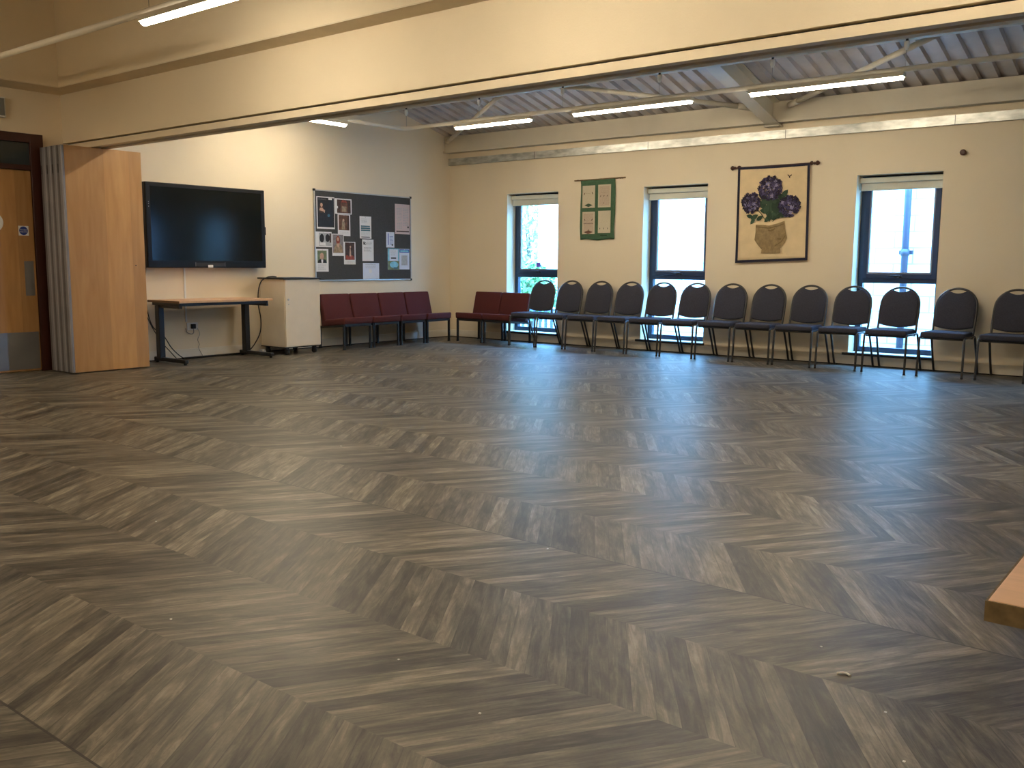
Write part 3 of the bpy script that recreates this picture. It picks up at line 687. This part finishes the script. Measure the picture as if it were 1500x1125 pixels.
# ------------------------------------------------------------------ grey stacking chairs
def make_chair():
    r = thing('stacking_chair', 'x', 'chair'); br = M['bronze']; R = .0122
    # seat pad
    mb = MB(); mb.box((-.222, -.305, .412), (.222, .10, .474), M['grey_fabric'], .026, seg=5)
    for v in mb.bm.verts:
        u = v.co.x/.218; q = (v.co.y+.10)/.2
        if v.co.z > .45: v.co.z += .010*(1-u*u)*(1-min(1, q*q))
        if v.co.y > -.05: v.co.x *= 1-.10*(v.co.y+.05)/.15
    seat = mb.done('seat', r)
    mb = MB(); mb.box((-.195, -.275, .404), (.195, .075, .4115), M['black_edge'], .003); mb.done('seat_board', seat)
    # side frames: inverted U, front leg and rear leg with bent corners
    for s in (-1, 1):
        def P(y, z, x=.222): return (s*x, y, z)
        front = [P(-.328, .004, .226), P(-.318, .18, .225), P(-.303, .385, .223), P(-.295, .408), P(-.278, .418), P(-.25, .420), P(-.06, .420)]
        mb = MB(); mb.tube(smooth_path(front, 4), R, br, 10)
        l1 = mb.done('leg', r); mb = MB(); mb.lathe((s*.226, -.328, 0), [(.014, 0), (.013, .022)], M['black_edge'], 'z', 12); mb.done('rubber_foot', l1)
        rear = [P(-.06, .420), P(.075, .420), P(.10, .418), P(.118, .405), P(.13, .380), P(.22, .18, .226), P(.298, .004, .226)]
        mb = MB(); mb.tube(smooth_path(rear, 4), R, br, 10)
        l2 = mb.done('leg', r); mb = MB(); mb.lathe((s*.226, .298, 0), [(.014, 0), (.013, .022)], M['black_edge'], 'z', 12); mb.done('rubber_foot', l2)
    for yy in (-.27, .06):
        mb = MB(); mb.tube([(-.215, yy, .402), (.215, yy, .402)], .0085, br, 8); mb.done('crossbar', r)
    # back loop
    def back(z, x): # leaning plane
        return (x, .092+(z-.42)*.275, z)
    pts = [back(.418, -.206), back(.50, -.207), back(.60, -.209), back(.70, -.208)]
    n = 14
    for i in range(1, n): 
        t = PI-PI*i/n; pts.append(back(.718+.208*math.sin(t)**.92, .208*math.cos(t)))
    pts += [back(.70, .208), back(.60, .209), back(.50, .207), back(.418, .206)]
    mb = MB(); mb.tube(smooth_path(pts, 2), .0125, br, 10); mb.done('back_frame', r)
    # back pad: outline with curved bottom and scooped top (hand hole)
    out = []
    nb = 12
    for i in range(nb+1):
        u = -1+2*i/nb; out.append((.198*u, .512-.028*(1-u*u)))
    out += [(.200, .60), (.201, .70)]
    for i in range(1, 7):
        t = .5*PI*i/8.6; out.append((.2015*math.cos(t), .718+.2015*math.sin(t)**.92))
    xe, ze = out[-1]
    for i in range(1, 9):
        u = 1-2*i/9.; out.append((xe*u*.97, ze-.026*(1-u*u)))
    left = [(-a, b) for a, b in out[nb+1:nb+9]][::-1]
    out += left
    mb = MB(); th = .017
    cx, cz = 0., .70
    rings = []
    for k, (d, sc) in enumerate(((-.021, .93), (-.016, .985), (-.004, 1.), (.010, .99), (.013, .95))):
        ring = []
        for a, b in out:
            x, z = cx+(a-cx)*sc, cz+(b-cz)*sc; p = back(z, x); ring.append(mb.bm.verts.new((p[0], p[1]+d, p[2]-d*.27)))
        rings.append(ring)
    fs = []
    for A, B in zip(rings, rings[1:]):
        for i in range(len(A)): fs.append(mb.bm.faces.new((A[i], A[(i+1) % len(A)], B[(i+1) % len(A)], B[i])))
    mb._tag(fs, M['grey_fabric'], True)
    for ring in (rings[0], rings[-1]):
        f = mb.bm.faces.new(ring); mb._tag([f], M['grey_fabric'], True)
    bmesh.ops.triangulate(mb.bm, faces=[f for f in mb.bm.faces if len(f.verts) > 8])
    mb.done('backrest', r)
    return r
cx_list = [1.965, 2.450, 2.950, 3.440, 3.935, 4.428, 4.925, 5.430, 5.935, 6.450, 6.975, 7.560, 8.140]
clab = ['grey round-backed stacking chair in front of the corner window, overlapping the maroon seat',
        'grey round-backed stacking chair below the left edge of the green hanging',
        'grey round-backed stacking chair below the right half of the green hanging',
        'grey round-backed stacking chair just left of the middle window',
        'grey round-backed stacking chair in front of the left part of the middle window',
        'grey round-backed stacking chair at the right side of the middle window',
        'grey round-backed stacking chair below the left edge of the flower hanging',
        'grey round-backed stacking chair below the burlap pot of the flower hanging',
        'grey round-backed stacking chair right of the flower hanging, left of the pipe window',
        'grey round-backed stacking chair at the left side of the window with the drainpipe',
        'grey round-backed stacking chair at the right side of the window with the drainpipe',
        'grey round-backed stacking chair against plain wall right of the last window',
        'grey round-backed stacking chair cut off by the right edge of the photo']
ch = make_chair()
for i, x in enumerate(cx_list):
    o = ch if i == 0 else copy_tree(ch)
    o.location = (x, -.332, 0); o.rotation_euler.z = 0 if i < 11 else math.radians((-1.5, -2.5)[i-11])
    tag(o, clab[i], 'chair', 'grey stacking chairs along the window wall')

# ------------------------------------------------------------------ green wall hanging
r = thing('green_wall_hanging', 'green cloth hanging with four cream embroidered panels on a thin rod', 'wall hanging', (2.80, -.02, 2.335))
def gx(u): return -.29+.575*u
mb = MB()
def gf(u, v, o=0):
    x = gx(u)+.006*math.sin(v*7+u*2)*(1-2*u); z = -.83*v+.010*math.sin(u*9)*v+.004; y = .006*math.sin(u*11+1)*v*v+.004*math.sin(v*13)-o
    return (x, y, z)
V1 = mb.grid(lambda u, v: gf(u, v), 20, 24, M['green_cloth']); V2 = mb.grid(lambda u, v: gf(u, v, -.003), 20, 24, M['green_cloth'])
bd = lambda V: [V[i][0] for i in range(21)]+[V[20][j] for j in range(1, 25)]+[V[i][24] for i in range(19, -1, -1)]+[V[0][j] for j in range(23, 0, -1)]
A, B = bd(V1), bd(V2); mb._tag([mb.bm.faces.new((A[i], A[(i+1) % len(A)], B[(i+1) % len(A)], B[i])) for i in range(len(A))], M['green_cloth'])
cloth = mb.done('cloth', r)
mb = MB(); mb.cyl((-.40, 0.006, .004), (.44, 0.006, .010), .009, M['rod_wood'], 10)
for xx in (-.36, -.34, .36, .39): mb.lathe((xx, .006, .006), [(.0105, 0), (.0105, .008)], M['brown_shade_band'], 'x', 10)
mb.done('rod', r)
mb = MB(); mb.box((-.30, .006, .0), (-.285, .0195, .012), M['rod_wood']); mb.box((.30, .006, .0), (.315, .0195, .012), M['rod_wood']); mb.done('hook', r)
pan = [(2.553, 1.951, 2.764, 2.259, 'cream_patch', 0), (2.815, 1.951, 3.024, 2.263, 'tan_patch', 1), (2.557, 1.587, 2.767, 1.898, 'tan_patch', 2), (2.822, 1.60, 3.027, 1.905, 'c_lgrey', 3)]
for x0, z0, x1, z1, m, k in pan:
    w, h = x1-x0, z1-z0; ox, oz = x0-2.80, z0-2.335
    mb = MB(); mb.box((ox, -.0155, oz), (ox+w, -.0125, oz+h), M['cream_patch'])
    i = .022; mb.box((ox+i, -.0165, oz+i), (ox+w-i, -.0158, oz+h-i), M['tan_patch'] if m == 'tan_patch' else M['cream_patch'])
    def leafm(u, v, s, a, mm):
        c, d = math.cos(a), math.sin(a); cx_, cz_ = ox+u*w, oz+v*h
        mb.poly([(cx_+c*s, -.0172, cz_+d*s), (cx_-d*s*.35, -.0172, cz_+c*s*.35), (cx_-c*s, -.0172, cz_-d*s), (cx_+d*s*.35, -.0172, cz_-c*s*.35)], M[mm])
    if k == 0:
        leafm(.17, .64, .022, 1.1, 'c_brown'); leafm(.8, .66, .022, 2., 'c_umber')
        for q in range(4): leafm(.33+q*.1, .66-.01*q, .007, .3, 'leaf_b')
        leafm(.5, .12, .07, 0, 'leaf_b')
    if k == 1:
        for q in range(3): leafm(.2+q*.27, .50, .016, .8, 'c_umber')
        leafm(.46, .19, .013, 1.5, 'c_dark')
        for q in range(5): leafm(.3+q*.1, .66, .006, 0, 'c_umber')
    if k == 2:
        leafm(.2, .64, .018, 2.2, 'c_umber'); leafm(.78, .64, .022, .9, 'c_umber')
        for q in range(12): leafm(.14+q*.065, .475, .011, .8 if q % 2 else 2.3, 'c_umber')
        leafm(.5, .19, .015, 1.4, 'c_umber'); leafm(.5, .09, .075, 0, 'c_brown')
        for q in range(4): leafm(.35+q*.1, .60, .006, 0, 'c_brown')
    if k == 3:
        for q in range(3): leafm(.16+q*.31, .20, .016, 1.4, 'c_dark'); 
        for q in range(6): leafm(.2+q*.12, .5, .005, 0, 'c_tan')
    mb.done('embroidered_panel', r, recalc=False)
mb = MB(); mb.box((.06, -.0125, -.775), (.17, -.0115, -.760), M['leaf_a']); mb.done('stitched_mark', r)

# ------------------------------------------------------------------ flower wall hanging
r = thing('flower_wall_hanging', 'cream cloth hanging with purple hydrangeas in a burlap pot', 'wall hanging', (5.36, -.03, 2.375))
TL, TR, BR, BL = (-.462, 0), (.458, 0), (.478, -1.145), (-.458, -1.182)
def q2(u, v): return tuple((1-v)*((1-u)*TL[i]+u*TR[i])+v*((1-u)*BL[i]+u*BR[i]) for i in (0, 1))
mb = MB()
def ff(u, v, d=0): x, z = q2(u, v); return (x, .006*math.sin(v*2.5)-.003+d, z-.012*math.sin(u*PI)*(1-v)*.5)
V1 = mb.grid(lambda u, v: ff(u, v), 12, 16, M['cream_cloth']); V2 = mb.grid(lambda u, v: ff(u, v, .006), 12, 16, M['cream_cloth'])
bd = lambda V, a=12, b=16: [V[i][0] for i in range(a+1)]+[V[a][j] for j in range(1, b+1)]+[V[i][b] for i in range(a-1, -1, -1)]+[V[0][j] for j in range(b-1, 0, -1)]
A, B = bd(V1), bd(V2); mb._tag([mb.bm.faces.new((A[i], A[(i+1) % len(A)], B[(i+1) % len(A)], B[i])) for i in range(len(A))], M['cream_cloth'])
mb.done('cloth', r)
mb = MB(); bw = .034
for (u0, v0, u1, v1) in ((0, 0, 1, .022), (0, .973, 1, 1), (0, .022, bw, .973), (1-bw, .022, 1, .973)):
    n_ = 16; F = lambda u, v: ff(u0+(u1-u0)*u, v0+(v1-v0)*v, -.0025)
    mb.grid(F, n_, n_, M['navy_cloth'])
mb.done('border', r)
mb = MB(); mb.cyl((-.50, .008, -.004), (.50, .008, .0), .011, M['dark_wood'], 12); rod = mb.done('rod', r)
for s in (-1, 1):
    mb = MB(); mb.lathe((s*.50, .008, 0), [(.012, 0), (.020, s*.010), (.011, s*.018), (.027, s*.034), (.029, s*.046), (.018, s*.062), (.008, s*.07)], M['dark_wood'], 'x', 16); mb.done('finial', rod)
    mb = MB(); mb.lathe((s*.463, .029, .004), [(.026, 0), (.024, -.006), (.012, -.012), (.013, -.02)], M['dark_wood'], 'y', 16); mb.tube([(s*.463, .01, .022), (s*.463-.001, -.004, .012), (s*.463, .0, -.012)], .006, M['dark_wood'], 8); mb.done('bracket', r)
D = lambda X, Z: (X-5.36, Z-2.375)
def head(cx, cz, rx, rz, seed, n=95):
    q = random.Random(seed); mb = MB(); X0, Z0 = D(cx, cz)
    for i in range(n):
        rr = math.sqrt(q.random()); a = q.uniform(0, 2*PI); x, z = X0+rx*rr*math.cos(a), Z0+rz*rr*math.sin(a); s = q.uniform(.014, .026)
        m = M[q.choice(['petal_dark', 'petal_dark', 'petal_mid', 'petal_mid', 'petal_light'] if rr < .75 else ['petal_dark', 'petal_dark', 'petal_mid'])]
        a0 = q.uniform(0, PI); y = -.009-.008*(1-rr)-i*.00003
        for k in range(4):
            b = a0+k*PI/2; c, d = math.cos(b), math.sin(b)
            mb.poly([(x, y-.002, z), (x+(c*.6-d*.45)*s, y, z+(d*.6+c*.45)*s), (x+c*s*1.1, y-.003, z+d*s*1.1), (x+(c*.6+d*.45)*s, y, z+(d*.6-c*.45)*s)], m)
    return mb.done('flower_head', r, recalc=False)
def leafs(pts, seed):
    q = random.Random(seed); mb = MB()
    for i, (X, Z, s, a) in enumerate(pts):
        x, z = D(X, Z); c, d = math.cos(a), math.sin(a); m = M['leaf_a' if i % 2 else 'leaf_b']; y = -.0068-i*.00005
        P = lambda u, v: (x+(c*u-d*v)*s, y-.003*(1-abs(v)), z+(d*u+c*v)*s)
        mb.poly([P(-1, 0), P(-.55, .42), P(0, .55), P(.55, .38), P(1.05, 0), P(.55, -.38), P(0, -.55), P(-.55, -.42)], m)
    return mb.done('leaves', r, recalc=False)
mb = MB()
for a, b in (((5.34, 1.70), (5.33, 2.0)), ((5.30, 1.70), (5.15, 1.88)), ((5.38, 1.70), (5.52, 1.86))):
    (x0, z0), (x1, z1) = D(*a), D(*b); mb.tube([(x0, -.007, z0), ((x0+x1)/2, -.008, (z0+z1)/2+.01), (x1, -.008, z1)], .004, M['leaf_a'], 6)
mb.done('stalks', r)
leafs([(5.30, 1.95, .075, .4), (5.25, 1.90, .07, 2.2), (5.36, 1.88, .085, 1.4), (5.42, 1.94, .07, 2.7), (5.33, 1.80, .075, -.9), (5.27, 1.83, .06, 2.9), (5.42, 1.80, .08, .5), (5.38, 1.75, .055, -.3),
       (5.32, 1.74, .06, -2.4), (5.46, 1.77, .05, .6), (5.14, 1.76, .055, .5), (5.08, 1.77, .045, 2.9), (5.12, 1.71, .045, 4.1), (5.21, 1.745, .05, .6), (5.52, 2.03, .06, .9), (5.48, 1.99, .07, -.6), (5.56, 1.97, .05, -1.2), (5.22, 2.02, .05, 2.2), (5.28, 1.99, .06, 1.8), (5.51, 1.77, .04, .3), (5.30, 1.86, .07, 1.1), (5.40, 1.86, .075, 2.0), (5.36, 1.93, .07, .2), (5.45, 1.85, .07, -1.), (5.27, 1.95, .06, -.6), (5.34, 1.765, .06, 1.5)], 4)
head(5.335, 2.105, .150, .145, 11, 230); head(5.095, 1.94, .118, .125, 12, 170); head(5.585, 1.885, .130, .125, 13, 190)
mb = MB(); pp = [D(*q) for q in [(5.165, 1.665), (5.25, 1.662), (5.34, 1.652), (5.44, 1.674), (5.53, 1.703), (5.545, 1.60), (5.572, 1.50), (5.545, 1.44), (5.49, 1.375), (5.495, 1.318), (5.40, 1.315), (5.25, 1.315), (5.255, 1.36), (5.19, 1.43), (5.155, 1.48), (5.165, 1.57)]]
mb.prism([(x, -.013, z) for x, z in pp], (0, .006, 0), M['burlap'])
def strip(pts, wd, m, y):
    P = [D(*p) for p in pts]
    for a, b in zip(P, P[1:]):
        dx, dz = b[0]-a[0], b[1]-a[1]; l = math.hypot(dx, dz); nx, nz = -dz/l*wd, dx/l*wd
        mb.poly([(a[0]-nx, y, a[1]-nz), (b[0]-nx, y, b[1]-nz), (b[0]+nx, y-.002, b[1]+nz), (a[0]+nx, y-.002, a[1]+nz)], m)
strip([(5.165, 1.64), (5.25, 1.632), (5.34, 1.620), (5.44, 1.640), (5.53, 1.670)], .007, M['burlap_dark'], -.0136)
strip([(5.33, 1.60), (5.36, 1.585), (5.42, 1.615)], .009, M['burlap_dark'], -.0139)
strip([(5.45, 1.49), (5.50, 1.485)], .008, M['burlap_dark'], -.0139)
strip([(5.42, 1.40), (5.50, 1.45), (5.555, 1.53)], .004, M['burlap_dark'], -.0139)
mb.done('burlap_pot', r)
mb = MB()
for (X, Z, a) in ((5.555, 2.248, 2.3), (5.575, 2.238, .6), (5.59, 2.246, .9), (5.572, 2.225, 2.0)):
    x, z = D(X, Z); c, d = math.cos(a)*.016, math.sin(a)*.016; mb.poly([(x-c, -.008, z-d), (x-d*.5, -.0085, z+c*.5), (x+c, -.008, z+d), (x+d*.5, -.0085, z-c*.5)], M['c_umber'])
mb.done('butterfly', r, recalc=False)
mb = MB(); mb.lathe((7.50, 0, 2.388), [(.027, -.0), (.026, -.006), (.014, -.014), (.016, -.022), (.030, -.034), (.032, -.046), (.020, -.058)], M['dark_wood'], 'y', 18)
tag(mb.done('rod_bracket'), 'lone dark wooden rod bracket on the bare wall above the last window', 'bracket')

# ------------------------------------------------------------------ pendant lighting
LR = .036
def pendant_lamp(p0, p1, label, hooks=()):
    """batten luminaire between two points at the same height: housing above, glowing diffuser below"""
    p0, p1 = Vector(p0), Vector(p1); mid = (p0+p1)/2; d = (p1-p0).normalized(); L_ = (p1-p0).length; ang = math.atan2(d.y, d.x)
    r = thing('strip_lamp', label, 'lamp', mid, ang, 'pendant strip lamps')
    mb = MB(); mb.box((-L_/2, -.041, -.006), (L_/2, -.0365, .032), M['cream_steel']); mb.box((-L_/2, .0365, -.006), (L_/2, .041, .032), M['cream_steel']); mb.box((-L_/2, -.0365, .004), (L_/2, .0365, .032), M['cream_steel']); mb.box((-L_/2-.006, -.041, -.008), (-L_/2, .041, .032), M['cream_steel']); mb.box((L_/2, -.041, -.008), (L_/2+.006, .041, .032), M['cream_steel']); mb.done('lamp_housing', r)
    mb = MB(); n = 14; pr = [(LR*math.cos(PI+PI*i/n), -.001+LR*.95*math.sin(PI+PI*i/n)) for i in range(n+1)]
    A, B, fs = [], [], []
    for sx, lst in ((-L_/2+.01, A), (L_/2-.01, B)):
        for y, z in pr: lst.append(mb.bm.verts.new((sx, y, z)))
    for i in range(n): fs.append(mb.bm.faces.new((A[i], A[i+1], B[i+1], B[i])))
    fs += [mb.bm.faces.new(A), mb.bm.faces.new(B[::-1]), mb.bm.faces.new((A[0], B[0], B[-1], A[-1]))]
    mb._tag(fs, LAMP, True); mb.done('diffuser', r)
    return r
def conduit(pts, label, hooks):
    c0 = Vector(pts[0]); r = thing('pendant_conduit', label, 'conduit', c0)
    mb = MB(); mb.tube([Vector(p)-c0 for p in pts], .026, M['conduit_paint'], 12); mb.done('conduit_tube', r)
    for (x, y, z0, z1) in hooks:
        mb = MB(); mb.tube([Vector((x, y, z0))-c0, Vector((x, y, z1-.10))-c0], .0022, M['grey_cable'], 6); wre = mb.done('suspension_wire', r)
        mb = MB(); mb.lathe(Vector((x, y, z1-.10))-c0, [(.010, 0), (.024, .03), (.024, .078)], M['white_plastic'], 'z', 12); mb.lathe(Vector((x, y, z1-.022))-c0, [(.012, 0), (.012, .0218)], M['black_edge'], 'z', 10); mb.done('hanger', wre)
LZ = 2.90
hk = [(.985+1.285*k, -1.95, LZ+.081, 3.225) for k in range(9)]
CZ = LZ+.032+.0255
def cpts(*p): return [(x, y, CZ) for x, y in p]
a0 = (.93, -1.95)
bend = [(.93, -2.08), (.935, -2.03), (.955, -1.985), (.99, -1.958), (1.05, -1.95)]
conduit([(.93, -5.6, CZ)]+[(x, y, CZ) for x, y in bend]+[(XR-.6, -1.95, CZ)], 'cream pendant conduit with a rounded corner linking the lamps in the far half', hk)
lx = [(1.88, 3.09, 'glowing strip lamp nearest the room corner on the window side, above the green hanging'),
      (3.72, 5.24, 'glowing strip lamp above the middle window, second along the window side'),
      (5.90, 7.40, 'longest-looking glowing strip lamp at the upper right, above the drainpipe window')]
for a, b, lab in lx:
    pendant_lamp((a, -1.95, LZ), (b, -1.95, LZ), lab)
pendant_lamp((.93, -4.30, LZ), (.93, -2.98, LZ), 'glowing strip lamp running along the television wall, partly behind the bulkhead')
# near half
conduit([(.6, -7.25, CZ), (XR-.5, -7.25, CZ)], 'cream pendant conduit crossing the upper left corner of the near half', [(x, -7.25, LZ+.081, ROOF_Z) for x in (3.66, 6.2, 8.7, 11.2)])
for a, b, lab in ((3.58, 5.08, 'glowing strip lamp at the top left in front of the bulkhead'), (6.0, 7.5, 'added strip lamp just above the top edge of the photo in front of the bulkhead'), (8.4, 9.9, 'added strip lamp out of frame above the right part of the bulkhead')):  # the two beyond the frame are added to light the room
    pendant_lamp((a, -7.25, LZ), (b, -7.25, LZ), lab)
conduit([(.6, -12.2, CZ), (XR-.5, -12.2, CZ)], 'cream pendant conduit behind the camera', [(x, -12.2, LZ+.081, ROOF_Z) for x in (3.66, 6.2, 8.7, 11.2)])
for a, b, lab in ((2.2, 3.7, 'added strip lamp behind the camera at the left'), (5.6, 7.1, 'added strip lamp behind the camera in the middle'), (9.0, 10.5, 'added strip lamp behind the camera at the right')):  # unseen lamps, added to brighten the near half
    pendant_lamp((a, -12.2, LZ), (b, -12.2, LZ), lab)
pendant_lamp((.93, -9.5, LZ), (.93, -8.0, LZ), 'added strip lamp out of frame along the left wall of the near half')  # added lamp, fills the dim left end of the near half
conduit([(.93, -11.8, CZ), (.93, -7.75, CZ)], 'cream pendant conduit along the left wall out of frame', [(.93, -9.8, LZ+.081, ROOF_Z)])
conduit([(1.1, -5.0, CZ), (XR-.6, -5.0, CZ)], 'cream pendant conduit hidden behind the bulkhead', [(x, -5.0, LZ+.081, DZ0+DK*5.0) for x in (3., 6., 9.)])
for a, b, lab in ((1.3, 2.8, 'added strip lamp hidden behind the bulkhead at the left'), (6.6, 8.1, 'added strip lamp hidden behind the bulkhead at the right')):  # added lamps, unseen, for more light under the bulkhead
    pendant_lamp((a, -5.0, LZ), (b, -5.0, LZ), lab)

# ------------------------------------------------------------------ near table, bits on the floor
r = thing('beech_table', 'corner of a pale beech table in the right foreground', 'table', (10.6, -9.4, 0))
mb = MB(); mb.box((-.76, -.36, .690), (.76, .36, .7195), M['beech_fore'], .0015); mb.box((-.763, -.362, .6905), (-.7605, .362, .7185), M['raw_edge']); mb.box((-.763, -.3635, .6905), (.763, -.3605, .7185), M['raw_edge']); mb.done('tabletop', r)
mb = MB(); mb.box((-.55, -.28, .655), (.55, .28, .6895), M['black'], .003); mb.done('under_frame', r)
for s in (-.58, .58):
    mb = MB(); mb.box((s-.035, -.03, .05), (s+.035, .03, .6895), M['black'], .008); lg = mb.done('leg', r)
    mb = MB(); mb.box((s-.03, -.32, .015), (s+.03, .32, .05), M['black'], .008)
    for yy in (-.3, .3): mb.lathe((s, yy, 0), [(.016, 0), (.016, .015)], M['black'], 'z', 10)
    mb.done('foot', lg)
mb = MB(); mb.tube(smooth_path([(9.240, -8.523, .003), (9.252, -8.514, .004), (9.264, -8.511, .004), (9.276, -8.516, .003)], 5), .0034, M['debris'], 6)
tag(mb.done('white_thread'), 'short curved white thread lying on the floor at lower right', 'thread')
mb = MB(); q = random.Random(2)
for (x, y) in ((9.135, -8.362), (9.42, -8.673), (9.53, -8.897), (8.6, -9.35), (7.4, -9.5), (6.3, -8.9), (7.9, -8.1), (5.6, -7.2), (8.2, -9.25)):
    s = .003; mb.box((x-s, y-s, 0), (x+s, y+s, .002), M['debris'])
tag(mb.done('floor_crumbs'), 'tiny pale crumbs scattered over the vinyl floor', 'crumbs', kind='stuff')

# ------------------------------------------------------------------ daylight
w = bpy.data.worlds.new('overcast_sky'); bpy.context.scene.world = w; w.use_nodes = True; t = w.node_tree
bg = t.nodes['Background']; tc = N(t, 'ShaderNodeTexCoord'); sx = N(t, 'ShaderNodeSeparateXYZ'); L(t, tc.outputs['Generated'], sx.inputs[0])
cr = N(t, 'ShaderNodeValToRGB'); e = cr.color_ramp.elements
e[0].position = .0; e[0].color = (.17, .42, .90, 1); e[1].position = .6; e[1].color = (.20, .52, 1.15, 1)
L(t, sx.outputs[2], cr.inputs[0]); L(t, cr.outputs[0], bg.inputs[0]); bg.inputs[1].default_value = 20.0
for a, b in WINS:
    l = bpy.data.lights.new('daylight_portal', 'AREA'); l.shape = 'RECTANGLE'; l.size = b-a; l.size_y = WZ1-WZ0; l.cycles.is_portal = True
    o = bpy.data.objects.new('daylight_portal', l); C.objects.link(o); o.location = ((a+b)/2, .32, (WZ0+WZ1)/2); o.rotation_euler = (-PI/2, 0, 0)

# ------------------------------------------------------------------ camera
cd = bpy.data.cameras.new('camera'); cam = bpy.data.objects.new('camera', cd); C.objects.link(cam)
cd.sensor_width = 36; cd.lens = 1360.5376/1500*36; cd.clip_start = .05; cd.clip_end = 200
rt = Vector((0.7826558, 0.6224225, 0.0063329)); dn = Vector((0.0845634, -0.0962423, -0.9917593)); fw = Vector((-0.6166838, 0.7767417, -0.1279587))
m = Matrix((rt, -dn, -fw)).transposed().to_4x4(); m.translation = Vector((10.08293, -11.09233, 1.16)); cam.matrix_world = m
S = bpy.context.scene; S.camera = cam
S.view_settings.view_transform = 'Standard'; S.view_settings.look = 'None'; S.view_settings.gamma = 1; S.view_settings.use_curve_mapping = False
S.view_settings.exposure = 1.45
S.cycles.max_bounces = 10; S.cycles.diffuse_bounces = 6; S.cycles.sample_clamp_indirect = 20.0; S.cycles.use_denoising = True
S.cycles.caustics_reflective = False; S.cycles.caustics_refractive = False
